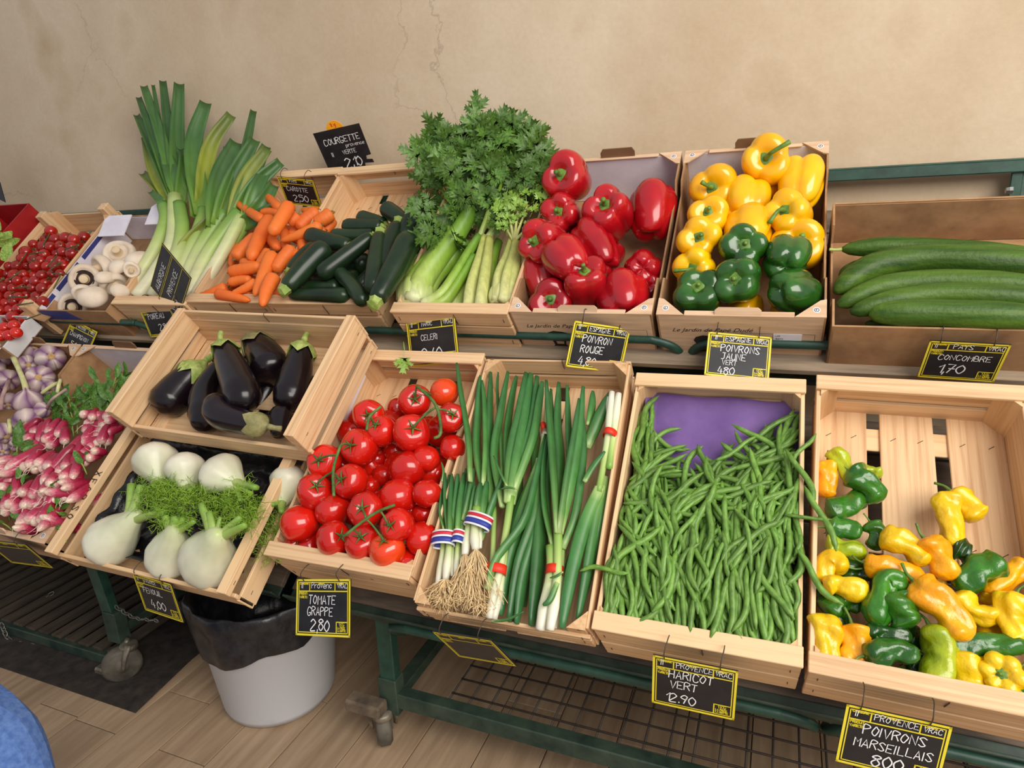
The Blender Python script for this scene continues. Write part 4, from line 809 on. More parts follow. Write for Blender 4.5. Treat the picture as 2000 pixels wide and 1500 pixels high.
LEEK = [('leek at the left edge with its top leaf curling outwards', [(246, 578), (300, 492), (323, 432), (320, 402)], 13, LKS, [((320, 402), (312, 390), (294, 374), 15, 0)]),
        ('thick leek with a clean cut top standing in front', [(268, 580), (306, 530), (337, 470), (342, 384)], 14, LKC, []),
        ('tall leek with a fan of blue-green leaves rising highest against the wall', [(300, 580), (345, 500), (356, 445), (350, 400)], 14, LKS, [((350, 405), (318, 280), (281, 168), 19, 0), ((350, 405), (318, 270), (299, 166), 9, 0), ((348, 400), (332, 280), (318, 158), 18, 0), ((352, 405), (346, 280), (350, 163), 26, 0), ((345, 400), (306, 290), (271, 190), 15, 0), ((345, 405), (305, 310), (267, 224), 17, 0), ((342, 410), (300, 340), (282, 268), 16, 1), ((340, 418), (312, 372), (278, 338), 20, 1), ((352, 380), (338, 340), (322, 300), 30, 0), ((350, 400), (362, 310), (352, 290), 22, 0)]),
        ('leek with broad arching leaves in the middle of the crate', [(330, 580), (368, 500), (392, 440), (400, 410)], 14, LKS, [((395, 420), (378, 290), (402, 200), 31, 0), ((392, 400), (410, 290), (452, 224), 27, 1), ((385, 425), (384, 350), (384, 270), 26, 0), ((352, 500), (380, 465), (420, 422), 30, 1)]),
        ('leek with wide dark leaves cut square, right of the middle', [(350, 580), (385, 500), (415, 450), (440, 415)], 15, LKS, [((420, 445), (430, 350), (462, 277), 36, 0), ((425, 440), (455, 350), (498, 272), 30, 0), ((430, 430), (474, 310), (495, 216), 17, 0), ((410, 450), (428, 390), (445, 290), 24, 0)]),
        ('pale leek lying second from the carrots', [(366, 580), (402, 505), (436, 455), (468, 415)], 15, LKS, [((455, 430), (480, 350), (522, 290), 28, 1), ((460, 425), (500, 360), (548, 316), 27, 0), ((455, 430), (490, 350), (520, 285), 26, 0)]),
        ('pale leek with a cut top nearest the carrots', [(380, 582), (428, 505), (472, 424)], 13, LKC, []),
        ('leek at the back right with leaves hanging over the carrots', [(400, 560), (450, 480), (490, 420)], 13, LKS, [((480, 430), (500, 370), (520, 330), 26, 0), ((480, 435), (510, 400), (535, 360), 28, 0), ((470, 440), (500, 425), (545, 400), 26, 0)])]
for li, (l, sh, R, mt, lv) in enumerate(LEEK):
    off = -.0-.022*(li in (3, 4, 7))*0
    W = [atY(x, y, YL(y)+(.03 if li in (4, 3, 7) else 0)) for x, y in sh]; r = pr(W[0], R); t = thing('leek', l, 'leek', tr(W[0]), 'leeks')
    tube('shaft', W, [r*.95, r, r*.98, r*1.02], mt, t, n=18, m=14)
    for k, (a, b, c, wd, yl) in enumerate(lv):
        dz = (.045-.012*(k % 4))*(-1)
        Q = [atY(a[0], a[1], YL(a[1])+.01), atY(b[0], b[1], YL(b[1])+dz+.02), atY(c[0], c[1], min(YL(c[1])+dz*.6+.02, 2.35))]
        ribbon(Q, [pr(Q[0], wd)*.9, pr(Q[1], wd)*1.15, pr(Q[2], wd)*1.05, pr(Q[2], wd)*.9, pr(Q[2], wd)*.7], LKY if yl else LKL, 'leaf', t, fold=.5+.2*(k % 2), n=14, thick=.0016)

# ================================================================== CELERY
CEL = M('celery_stalk', (225, 225, 225), (255, 255, 255), .4, (60, 60, 8), 3, stops=[(0, (226, 230, 178)), (.18, (190, 212, 110)), (.5, (140, 180, 58)), (1, (96, 144, 44))])
CELP = M('celery_stalk_pale', (225, 225, 225), (255, 255, 255), .45, (60, 60, 8), 3, stops=[(0, (214, 214, 150)), (.4, (200, 206, 122)), (1, (176, 180, 92))])
CROOT = M('celery_root_end', (138, 104, 70), (196, 170, 124), .9, (60, 60, 60), 5, bump=.5)
CLF = M('celery_leaf', (58, 92, 30), (98, 138, 54), .5, (14, 14, 14), 3, rv=.22)
CLFY = M('celery_leaf_light', (110, 152, 52), (150, 184, 78), .5, (14, 14, 14), 3, rv=.18)
def lobed(seed, teeth=4):
    """compound leaf of three to five deeply toothed leaflets on a short stalk"""
    r = random.Random(seed); V, F = [], []
    def leaflet(ox, oy, ang, L_, W_):
        ca_, sa_ = math.cos(ang), math.sin(ang); side = []
        def put(x, y):
            z = -.16*y*y*L_-.35*abs(x)*W_+.06*math.sin(9*y+5*x+seed)
            V.append((ox+(x*ca_+y*sa_)*1, oy+(-x*sa_+y*ca_), z)); return len(V)-1
        mid = [put(0, L_*q) for q in np.linspace(0, 1, teeth+2)]
        for s in (1, -1):
            prev = mid[0]
            for k in range(teeth):
                t = (k+.75)/teeth; w_ = W_*(.35+.75*math.sin(math.pi*min(1, t*.8+.1)))*(1-.45*t)
                tip = put(s*w_*r.uniform(1.0, 1.35), L_*(t*.86+.17)); inn = put(s*w_*.36, L_*(t*.86+.10))
                m0, m1 = mid[k], mid[k+1]
                F.append((prev, tip, m0) if s < 0 else (m0, tip, prev)); F.append((tip, inn, m0) if s < 0 else (m0, inn, tip)); F.append((inn, m1, m0) if s < 0 else (m0, m1, inn)); prev = inn
            F.append((prev, mid[-1], mid[-2]) if s < 0 else (mid[-2], mid[-1], prev))
    leaflet(0, .36, r.uniform(-.15, .15), .72, .30)
    for s in (1, -1):
        leaflet(0, .36, s*r.uniform(.75, 1.05), r.uniform(.48, .6), .22)
        if teeth > 3: leaflet(0, .12, s*r.uniform(1.0, 1.35), r.uniform(.34, .46), .17)
    for s in (0,):
        i0 = len(V); V += [(-.015, -.12, 0), (.015, -.12, 0), (.012, .4, 0), (-.012, .4, 0)]; F.append((i0, i0+1, i0+2, i0+3))
    return mesh('leaf', V, F, True)
LV = [lobed(s, 4) for s in range(5)]; LVY = [lobed(s+20, 3) for s in range(3)]
def leaf_at(parent, me, mat, P, d, size, tilt, name='leaf'):
    t = (CAM-P)/np.linalg.norm(CAM-P); n = t+V3(rnd.uniform(-1, 1), rnd.uniform(-1, 1), rnd.uniform(-1, 1))*tilt; y = d-n*(d@n)/(n@n); y /= np.linalg.norm(y); n /= np.linalg.norm(n); x = np.cross(y, n)
    link(name, me, mat, parent, mat4(x*size, y*size, n*size, P))
def YC(py): return float(np.interp(py, [220, 330, 460, 610], [2.24, 2.12, 1.97, 1.76]))
def celery(label, stalks, base, R, mat, rootend=True):
    W0 = atY(base[0], base[1], YC(base[1])); t = thing('celery_bunch', label, 'celery', tr(W0), 'celery bunches')
    for (pts, r, dy) in stalks:
        W = [atY(x, y, YC(y)+dy) for x, y in pts]; rm = pr(W[0], r)
        tube('stalk', W, [rm*1.15, rm*1.1, rm, rm*.85, rm*.7], mat, t, n=20, m=20, mod=lambda s, p: 1+.06*math.cos(10*p), sq=.65)
    if rootend:
        rm = pr(W0, R); P = atY(base[0], base[1]+2, YC(base[1])-.005); a = atY(stalks[0][0][2][0], stalks[0][0][2][1], YC(stalks[0][0][2][1]))-P; a /= np.linalg.norm(a)
        v, f, t_, p_ = revolve([(0, -.28*rm), (.5*rm, -.30*rm), (.7*rm, -.22*rm), (.95*rm, .15*rm), (1.02*rm, .6*rm), (.9*rm, 1.3*rm), (.5*rm, 1.8*rm)], 30, lambda s, p: (1+.05*math.cos(8*p), 0), 18)
        link('base', mesh('base', v, f, True, [max(0, (q-.15)*.25) for q in t_]), mat, t, basis(P, a, 0)); v, f, _, _ = revolve([(0, -.33*rm), (.45*rm, -.34*rm), (.66*rm, -.26*rm)], 20); link('root_end', mesh('root_end', v, f), CROOT, t, basis(P, a, 0))
    return t
ca = celery('large celery bunch with pale base and dark green leaves at the left', [([(790, 590), (790, 545), (812, 508), (846, 478)], 16, .0), ([(812, 592), (828, 545), (862, 497), (897, 452), (922, 405)], 22, -.03), ([(828, 596), (862, 578), (892, 535), (918, 490), (936, 462)], 17, -.04), ([(822, 590), (845, 545), (882, 505), (910, 470)], 18, .01), ([(800, 590), (810, 540), (842, 505), (872, 478)], 18, -.005), ([(798, 592), (808, 548), (838, 505), (884, 455)], 15, -.03), ([(840, 598), (868, 590), (900, 545), (925, 500)], 15, -.035)], (812, 594), 36, CEL)
cb = celery('celery bunch with upright stalks behind the large one', [([(862, 606), (885, 560), (912, 510), (928, 485)], 15, .0), ([(880, 606), (900, 560), (925, 505), (938, 480)], 13, .01), ([(895, 606), (905, 570), (930, 520), (940, 490)], 11, .02), ([(848, 606), (880, 570), (905, 530), (930, 488)], 11, .02), ([(960, 600), (958, 540), (965, 500), (975, 470)], 13, .04), ([(830, 606), (860, 590), (890, 560), (920, 520)], 14, .04)], (870, 606), 20, CEL, False)
cc = celery('two thick yellowish celery stalks cut short in the middle', [([(916, 608), (922, 560), (938, 505), (948, 462)], 14, -.03), ([(938, 608), (944, 560), (952, 505), (957, 464)], 13, -.035)], (925, 606), 20, CELP, False)
cd_ = celery('small yellowing celery bunch with light leaves beside the red peppers', [([(972, 590), (976, 540), (992, 500), (1000, 468)], 13, -.02), ([(985, 590), (992, 540), (1003, 500), (1008, 470)], 13, -.03), ([(998, 590), (1004, 550), (1010, 500), (1010, 475)], 11, -.02), ([(966, 592), (970, 550), (985, 510), (992, 480)], 10, .0)], (976, 592), 25, CELP)
# leaf crowns
CEN = (945, 440)
k = 0; tries = 0
while k < 105 and tries < 9000:
    tries += 1; x, y = rnd.uniform(805, 1082), rnd.uniform(228, 470)
    okA = ((x-948)/100)**2+((y-340)/74)**2 < 1 or (840 < x < 930 and 400 < y < 470 and x+y*.2 < 985)
    if not okA or (x < 850 and y < 260 and x+y < 1085) or (985 < x and y < 250): continue
    P = atY(x, y, YC(y)+rnd.uniform(-.13, .08)); d = RT*((x-CEN[0])*.010+rnd.uniform(-.7, .7))+UP*((CEN[1]-y)*.010+rnd.uniform(-.7, .5)); d /= np.linalg.norm(d)+1e-6
    leaf_at(ca if x < 935 else cb, LV[k % 5], CLF, P, d, pr(P, rnd.uniform(44, 74)), .8); k += 1
for (x, y, a) in [(925, 268, 95), (905, 285, 80), (868, 272, 120), (858, 295, 150), (835, 315, 165), (880, 300, 110), (960, 262, 60), (985, 262, 40), (1010, 265, 20), (1040, 290, -10), (1060, 320, -20), (1055, 360, -40), (935, 240, 95), (850, 345, 190), (845, 385, 220)]:
    P = atY(x, y, YC(y)-.06); d = RT*math.cos(math.radians(a))+UP*math.sin(math.radians(a)); leaf_at(ca if x < 935 else cb, LV[int(x) % 5], CLF, P, d, pr(P, 58), .45)
for (a, b) in [((905, 455), (880, 330)), ((915, 430), (930, 290)), ((925, 420), (965, 300)), ((935, 465), (990, 310)), ((940, 480), (1030, 330)), ((935, 470), (960, 340)), ((900, 460), (850, 350)), ((850, 480), (840, 400)), ((955, 470), (985, 380)), ((870, 480), (868, 420)), ((945, 400), (940, 250)), ((960, 440), (1045, 360))]:
    W = [atY(a[0], a[1], YC(a[1])), atY((a[0]+b[0])/2+8, (a[1]+b[1])/2, YC((a[1]+b[1])/2)-.03), atY(b[0], b[1], YC(b[1]))]; tube('leaf_stalk', W, [.011, .007, .004], CEL, ca if a[0] < 930 else cb, n=10, m=7)
for k in range(60):
    x, y = rnd.uniform(975, 1065), rnd.uniform(385, 478)
    if (x-1010)**2/52**2+(y-425)**2/46**2 > 1 or (x > 1022 and y > 440): continue
    P = atY(x, y, YC(y)-.07+rnd.uniform(-.03, .03)); d = RT*((x-1005)*.02+rnd.uniform(-.6, .6))+UP*((470-y)*.02+rnd.uniform(-.5, .4)); d /= np.linalg.norm(d); leaf_at(cd_, LVY[k % 3], CLFY, P, d, pr(P, rnd.uniform(20, 36)), .7)
for (x, y) in [(990, 395), (1030, 400), (1000, 430), (1045, 430), (985, 440), (1015, 380)]:
    W = [atY(1004, 472, YC(472)-.03), atY((x+1004)/2, (y+472)/2, YC(450)-.06), atY(x, y, YC(y)-.06)]; tube('leaf_stalk', W, [.006, .004, .003], CELP, cd_, n=8, m=6)
# a stray celery leaf on the edge of the tomato crate
P = at(LF, 790, 684, .03); lf = thing('celery_leaf', 'stray celery leaf hanging on the back edge of the tomato crate', 'leaf', tr(P))
leaf_at(lf, LVY[0], CLFY, P, -UP, pr(P, 44), .2)
tube('leaf_stalk', [at(LF, 788, 668, .03), at(LF, 789, 676, .035), P], .0018, CLFY, lf, n=5, m=5)

# ================================================================== FENNEL
FEN = M('fennel_bulb', (225, 225, 220), (255, 255, 255), .4, (8, 8, 8), 3, stops=[(0, (236, 228, 208)), (.35, (236, 232, 212)), (.8, (220, 226, 184)), (1, (184, 206, 124))], coat=.1)
FST = M('fennel_stalk', (228, 228, 228), (255, 255, 255), .45, (40, 40, 8), 3, stops=[(0, (222, 226, 186)), (.5, (180, 204, 114)), (1, (130, 172, 66))])
FRO = M('fennel_frond', (112, 154, 34), (158, 194, 66), .55, (30, 30, 30), 3)
def fennel(label, bx, by, R, sd, front, h, stalks, fr_boxes, el=1.15, seed=0):
    P = at(LF, bx, by, h); r = pr(P, R); z = facing(P, *sd, front); mw = basis(P, z, seed); t = thing('fennel_bulb', label, 'fennel', mw, 'fennel bulbs')
    q = random.Random(seed)
    def md(s, ph): return 1+.05*math.cos(2*ph+seed)+.04*abs(math.sin(5*ph+2.5*s))-.03*abs(math.cos(1.5*ph+seed))*(1 if s > .4 else .4), 0
    v, f, t_, p_ = revolve([(0, -.86*r), (.35*r, -.88*r), (.62*r, -.74*r), (.92*r, -.38*r), (1.0*r, .0), (.84*r, .36*el*r), (.60*r, .72*el*r), (.44*r, 1.0*el*r), (.30*r, 1.25*el*r), (.12*r, 1.4*el*r), (.0, 1.42*el*r)], 34, md, 26); link('bulb', mesh('bulb', v, f, True, t_, p_), FEN, t, mw)
    v, f, _, _ = revolve([(0, -.90*r), (.24*r, -.895*r), (.36*r, -.875*r)], 16); link('root_end', mesh('root_end', v, f), M('fennel_root_end', (196, 160, 112), (222, 196, 150), .8, (40, 40, 40)), t, mw)
    top = P+z*r*.95*el
    for (x, y, hh_, wpx) in stalks:
        e = at(LF, x, y, hh_+.025); rs = pr(e, wpx); tube('stalk', [P+z*r*.5*el, top+(e-top)*.25, e], [rs*2., rs*1.5, rs*.95], FST, t, n=12, m=12, mod=lambda s, p: 1+.05*math.cos(7*p), sq=.75)
    parts = []
    for (x0, y0, x1, y1, n, hh_) in fr_boxes:
        for k in range(int(n*.62)):
            x, y = q.uniform(x0, x1), q.uniform(y0, y1); a = q.uniform(0, 6.28); L_ = q.uniform(12, 34); A = at(LF, x, y, hh_-.02+q.uniform(-.03, .03)); Bq = at(LF, x+math.cos(a)*L_, y+math.sin(a)*L_*.8, hh_+q.uniform(-.04, .04))
            mid = (A+Bq)/2+V3(*[q.uniform(-.006, .006) for _ in range(3)]); parts.append(sweep([A-P, mid-P, Bq-P], [.0008, .0007, .0003], 4, 3, ends=False))
            for s in range(3):
                A2 = A+(Bq-A)*(.3+.25*s); parts.append(sweep([A2-P, A2-P+V3(*[q.uniform(-.014, .014) for _ in range(3)])], [.0007, .0004], 2, 3, ends=False))
    if parts: v, f, _, _ = joinm(parts); tag(link('fronds', mesh('fronds', v, f, False), FRO, t, tr(P)), kind='stuff')
    return t
fennel('round fennel bulb lying upside down at the back left', 306, 904, 43, (.15, .75), True, .0, [(322, 948, .0, 5), (300, 950, .0, 5)], [(280, 935, 350, 965, 60, .03)], .95, 1)
fennel('fennel bulb in the middle of the back row', 363, 918, 37, (.1, .85), True, .01, [(372, 958, .02, 5), (356, 960, .02, 5)], [(330, 945, 400, 975, 110, .05)], 1.0, 2)
fennel('ribbed fennel bulb with cut stalks pointing right', 434, 926, 41, (.75, .5), True, .02, [(500, 952, .03, 8), (490, 964, .02, 6), (470, 978, .02, 5)], [(440, 935, 490, 965, 40, .04), (420, 960, 470, 1000, 110, .03)], 1.0, 3)
fennel('long fennel bulb lying at the front left with stalks pointing back', 218, 1055, 49, (.62, -.62), True, -.035, [(256, 945, .01, 7), (275, 948, .02, 7), (322, 1000, .03, 7), (268, 960, .0, 6)], [(262, 938, 345, 1000, 330, .045)], 1.5, 4)
fennel('squat fennel bulb in the middle of the front row', 333, 1082, 47, (.08, -.62), True, -.035, [(322, 1008, .04, 8), (342, 1010, .05, 8), (358, 1012, .04, 6), (380, 1018, .04, 5)], [(300, 950, 385, 1035, 480, .06)], 1.4, 5)
fennel('largest fennel bulb, at the front right of its crate', 408, 1092, 56, (.18, -.55), True, -.025, [(392, 985, .05, 8), (408, 1000, .05, 7), (480, 1025, .06, 7), (470, 1010, .05, 6), (430, 1010, .05, 4)], [(400, 960, 490, 1040, 420, .05), (455, 970, 510, 1030, 150, .04)], 1.35, 6)
fennel('fennel bulb beyond the right rail, beside the tomatoes', 563, 945, 38, (-.3, .75), True, -.05, [(550, 1000, -.03, 6), (530, 985, -.03, 6)], [(500, 985, 560, 1090, 330, -.04)], 1.0, 7)
# black plastic liner of the fennel crate
def sheet(name, label, cat, fr, u0, u1, v0, v1, hf, mat, nu=30, nv=24, group=None):
    V, F = [], []
    for j in range(nv+1):
        for i in range(nu+1):
            u = u0+(u1-u0)*i/nu; v = v0+(v1-v0)*j/nv; V.append(loc(fr, u, v, hf(i/nu, j/nv)))
    n = nu+1
    for j in range(nv):
        for i in range(nu): F.append((j*n+i, j*n+i+1, (j+1)*n+i+1, (j+1)*n+i))
    o_ = V[0]; o = link(name, mesh(name, [q-o_ for q in V], F), mat, None, tr(o_)); md = o.modifiers.new('s', 'SOLIDIFY'); md.thickness = .0012; tag(o, label, cat, group); return o
LIN = M('black_plastic', (16, 16, 18), (28, 28, 32), .22, (26, 26, 26), 6, bump=.9)
def hl(a, b): e = max(0, abs(b-.5)*2-.8)*.35+max(0, abs(a-.5)*2-.9)*.7; e = min(e, .06); return -.118+e+.006*math.sin(19*a+7*b)+.006*math.sin(31*b+9*a)+.004*math.sin(57*a-20*b)
sheet('plastic_liner', 'crumpled black plastic liner in the fennel crate', 'liner', LF, -1.90, -1.31, -.05, .33, hl, LIN, 44, 30)

# ================================================================== GARLIC
GAR = M('garlic_skin', (232, 222, 222), (255, 250, 246), .55, (9, 9, 9), 3, .35, .6, rv=.06, stops=[(0, (226, 214, 200)), (.08, (120, 70, 120)), (.2, (214, 196, 192)), (.33, (112, 60, 114)), (.45, (220, 204, 196)), (.58, (126, 78, 128)), (.7, (222, 208, 200)), (.85, (104, 58, 110)), (1, (222, 210, 198))], attr='p')
GST = M('garlic_stem', (196, 196, 130), (222, 218, 160), .6, (40, 40, 40))
GSP = M('garlic_stem_purple', (150, 110, 130), (190, 160, 140), .6, (20, 20, 20))
GR = M('garlic_root', (176, 140, 90), (206, 172, 116), .9, (80, 80, 80), 4, bump=.5)
# x, y, R, visible end offset, end kind, stem path
GL = [(99, 699, 27, (.08, -.15), 'root', None), (79, 739, 26, (-.2, -.1), 'root', None), (66, 689, 20, (.2, -.85), 'root', None), (53, 712, 19, (.25, .1), 'root', None), (56, 782, 28, (-.2, -.8), 'neck', [(46, 744), (36, 720), (26, 698)]), (54, 822, 26, (-.1, .45), 'root', None), (17, 742, 21, (.1, .0), 'neck', [(12, 756), (5, 775), (0, 800)]), (12, 690, 23, (.7, -.4), 'neck', [(30, 678), (34, 660), (39, 644)]), (20, 784, 18, (-.3, .5), 'root', None), (10, 846, 22, (.3, .6), 'root', None), (35, 868, 15, (.2, .5), 'root', None), (-14, 720, 22, (0, 0), 'root', None), (-20, 770, 22, (0, 0), 'root', None), (84, 800, 16, (.8, -.2), 'neck', [(100, 782), (115, 770), (130, 760)]), (100, 760, 16, (.1, .6), 'root', None), (4, 880, 14, (.2, .2), 'root', None)]
lb = rowlabels([q[:2] for q in GL], 'purple-striped garlic bulb, # of the garlic box', ['back', 'middle', 'front'])
for i, (x, y, R, sd, kind, sp) in enumerate(GL):
    P = at(LF, x, y, -.03+.015*(i % 2)); r = pr(P, R); z = facing(P, *sd, True); mw = basis(P, z, i); t = thing('garlic_bulb', lb[i], 'garlic', mw, 'garlic bulbs'); c = 9+i % 3
    pf = [(0, .62), (.2, .64), (.45, .72), (.8, .52), (1, .1), (.92, -.35), (.66, -.66), (.36, -.85), (.2, -1.05), (.14, -1.25), (0, -1.27)] if kind == 'root' else [(0, 1.1), (.14, 1.08), (.2, .85), (.4, .7), (.78, .42), (1, .02), (.95, -.3), (.7, -.58), (.35, -.68), (0, -.64)]
    v, f, t_, p_ = revolve([(a*r, b*r) for a, b in pf], 40, lambda s, ph: (1-.075*(1-abs(math.sin(c*ph/2)))**1.5*math.sin(math.pi*min(1, s*1.05)), 0), 22); link('skin', mesh('skin', v, f, True, t_, p_), GAR, t, mw)
    if kind == 'root': v, f, _, _ = revolve([(0, .69*r), (.16*r, .70*r), (.24*r, .66*r), (.27*r, .60*r)], 14, lambda s, ph: (1+.12*math.sin(5*ph), .02*r*math.sin(7*ph))); link('root_end', mesh('root_end', v, f), GR, t, mw)
    if sp: W = [P+z*r*.8]+[at(LF, a, b, .03) for a, b in sp]; tube('stem', W, [.2*r, .17*r, .16*r, .19*r], GST if i in (4, 7) else GSP, t, n=14, m=9)
for a, b, k in (((82, 768), (112, 748), 0), ((118, 742), (111, 770), 0), ((18, 820), (20, 846), 0)):
    W = [at(LF, *a, .0), at(LF, (a[0]+b[0])/2, (a[1]+b[1])/2-2, .005), at(LF, *b, -.01)]; tag(tube('dried_garlic_scape', W, .0065, GST, None, n=7, m=8), 'loose dry garlic stem among the bulbs', 'stem', 'loose garlic stems')

# ================================================================== RADISHES
RAD = M('radish_skin', (232, 225, 225), (255, 255, 255), .3, (6, 6, 6), 3, stops=[(0, (140, 18, 52)), (.5, (172, 26, 66)), (.70, (192, 56, 92)), (.82, (222, 136, 146)), (.93, (236, 204, 186)), (1, (238, 218, 196))], rv=.10, coat=.25)
RLF = M('radish_leaf', (52, 98, 36), (102, 144, 58), .5, (12, 12, 12), 3, rv=.2)
RST = M('radish_stalk', (110, 150, 60), (150, 180, 84), .5)
v, f, t_, p_ = sweep([V3(0, 0, 0), V3(.02, 0, .6), V3(0, .04, 1.35), V3(0, .0, 2.1)], lambda s: np.interp(s, [0, .05, .2, .55, .8, .93, 1], [.35, .6, .78, .95, 1, .78, .25])*.5, 14, 12); RM = [mesh('radish', v, f, True, t_, p_)]
v, f, t_, p_ = sweep([V3(0, 0, 0), V3(.05, 0, .8), V3(-.05, .04, 2.0), V3(0, .1, 3.2)], lambda s: np.interp(s, [0, .05, .3, .75, .9, 1], [.4, .7, .95, .95, .7, .2])*.48, 16, 12); RM.append(mesh('radish', v, f, True, t_, p_))
v, f, _, _ = sweep([V3(0, 0, 2.08), V3(.08, .05, 2.5), V3(-.05, .3, 2.9), V3(.2, .4, 3.2)], [.06, .03, .018, .01], 8, 4); RT1 = mesh('root_tail', v, f); v, f, _, _ = sweep([V3(0, .1, 3.15), V3(.1, .1, 3.6), V3(-.1, .35, 4.1)], [.06, .03, .012], 8, 4); RT2 = mesh('root_tail', v, f)
TAILM = M('radish_tail', (224, 200, 176), (236, 218, 196), .6)
def oval(seed):
    r = random.Random(seed); V, F = [], []
    for j in range(9):
        t = j/8; w2 = .22*math.sin(math.pi*(t*.86+.12))**.8*(1+.12*math.sin(9*t+seed))
        for i in range(5): a = i/2-1; V.append((a*w2, t, -.25*t*t+.16*a*a*w2*2+.03*math.sin(9*t+3*a+seed)))
    for j in range(8):
        for i in range(4): F.append((j*5+i, j*5+i+1, (j+1)*5+i+1, (j+1)*5+i))
    return mesh('leaf', V, F)
OV = [oval(s) for s in range(4)]
def radish_bunch(label, x0, x1, y0, y1, n, dirs, R, h, leaves=None, big=0):
    C0 = at(LF, (x0+x1)/2, (y0+y1)/2, h-.04); t = thing('radish_bunch', label, 'radishes', tr(C0), 'radish bunches'); cols = max(2, int(math.sqrt(n*(x1-x0)/(y1-y0)))); rows_ = math.ceil(n/cols); k = 0
    for j in range(rows_):
        for i in range(cols):
            if k >= n: break
            x = x0+(i+.5+.5*(j % 2)-.25)*(x1-x0)/cols+rnd.uniform(-3, 3); y = y0+(j+.5)*(y1-y0)/rows_+rnd.uniform(-2.5, 2.5); k += 1
            P = at(LF, x, y, h+rnd.uniform(-.012, .012)+.012*(rows_-j)/rows_); r = pr(P, R*rnd.uniform(.9, 1.15)); d = dirs+rnd.uniform(-.75, .75); q = rnd.uniform(.55, .96); z = facing(P, math.cos(d)*q, math.sin(d)*q, True); lg_ = 1 if rnd.random() < big else 0
            s = r/.5; mw = basis(P-z*s*(1.25 if not lg_ else 1.9), z, rnd.uniform(0, 6)) @ Matrix.Scale(s, 4)
            o = link('radish', RM[lg_], RAD, t, mw)
            if rnd.random() < .75: link('root_tail', (RT1, RT2)[lg_], TAILM, o, mw)
    for (lx0, lx1, ly0, ly1, m_, ang, sz, hh_) in leaves or []:
        for k in range(m_):
            x, y = rnd.uniform(lx0, lx1), rnd.uniform(ly0, ly1); P = at(LF, x, y, hh_+rnd.uniform(-.02, .02)); a = math.radians(ang+rnd.uniform(-60, 60)); leaf_at(t, OV[k % 4], RLF, P, RT*math.cos(a)+UP*math.sin(a), pr(P, sz*rnd.uniform(.7, 1.25)), .8)
            if k % 2 == 0: e = at(LF, x-math.cos(a)*sz*.8, y+math.sin(a)*sz*.8, hh_-.02); tube('leaf_stalk', [e, (e+P)/2+V3(0, 0, .004), P], .0022, RST, t, n=6, m=5)
radish_bunch('bunch of small pink radishes below the aubergine crate', 168, 224, 806, 868, 22, 2.4, 9, -.02, [(170, 245, 735, 800, 26, 80, 30, -.02)])
radish_bunch('radish bunch at the back left below the garlic, under a mass of leaves', 52, 132, 832, 872, 14, 2.3, 10, -.01, [(95, 205, 770, 830, 46, 60, 30, -.03), (22, 50, 855, 890, 4, 70, 40, .01)])
radish_bunch('radish bunch between the leaf mass and the fennel crate rail', 143, 192, 866, 905, 11, 2.5, 9, -.02, [(150, 170, 885, 905, 2, 80, 30, .03)])
radish_bunch('bunch of large pale-tipped radishes at the left edge of the photo', 2, 100, 893, 938, 12, 2.6, 12, .0, [(-10, 15, 905, 990, 12, 100, 36, .0), (30, 50, 930, 950, 3, 60, 24, .0)], .4)
radish_bunch('densest radish bunch, in the middle of the radish box', 92, 156, 898, 982, 26, 2.6, 10.5, .01, [(85, 100, 945, 960, 3, 30, 22, .03), (98, 118, 980, 1005, 6, 20, 26, .02)], .3)
radish_bunch('radish bunch at the front left of the radish box', 6, 108, 948, 1002, 17, 2.4, 11, .0, [(0, 45, 985, 1025, 10, 120, 32, -.02)], .2)
radish_bunch('long radishes in the bunch lying nearest the front edge', 48, 116, 1000, 1038, 9, 2.7, 11, .0, [(100, 122, 1000, 1035, 3, 60, 34, .0)], .8)
radish_bunch('few radishes squeezed between the rail and the fennel crate side', 186, 204, 948, 985, 3, 1.6, 10, -.085, [(190, 215, 925, 945, 3, 60, 18, -.04)])

# ================================================================== SPRING ONIONS
ONG = M('onion_leaf', (225, 225, 225), (255, 255, 255), .35, (30, 30, 4), 3, stops=[(0, (180, 206, 130)), (.12, (104, 152, 76)), (.35, (70, 126, 60)), (1, (52, 108, 58))], rv=.18)
ONW = M('onion_white', (235, 235, 230), (255, 255, 255), .35, (6, 6, 6), 2, stops=[(0, (238, 234, 220)), (.35, (234, 236, 204)), (.7, (186, 210, 124)), (1, (126, 172, 74))])
ONR = M('onion_roots', (222, 190, 136), (240, 216, 170), .8, (60, 60, 60))
RBAND = M('red_rubber_band', (222, 44, 20), (230, 56, 28), .5)
TB = [M('tape_red', (196, 40, 60), (204, 48, 66), .5), M('tape_white', (228, 226, 230), (238, 236, 238), .5), M('tape_blue', (40, 58, 150), (50, 66, 160), .5)]
so = lambda x, y: (780+x/2.38, 680+y/2.38)
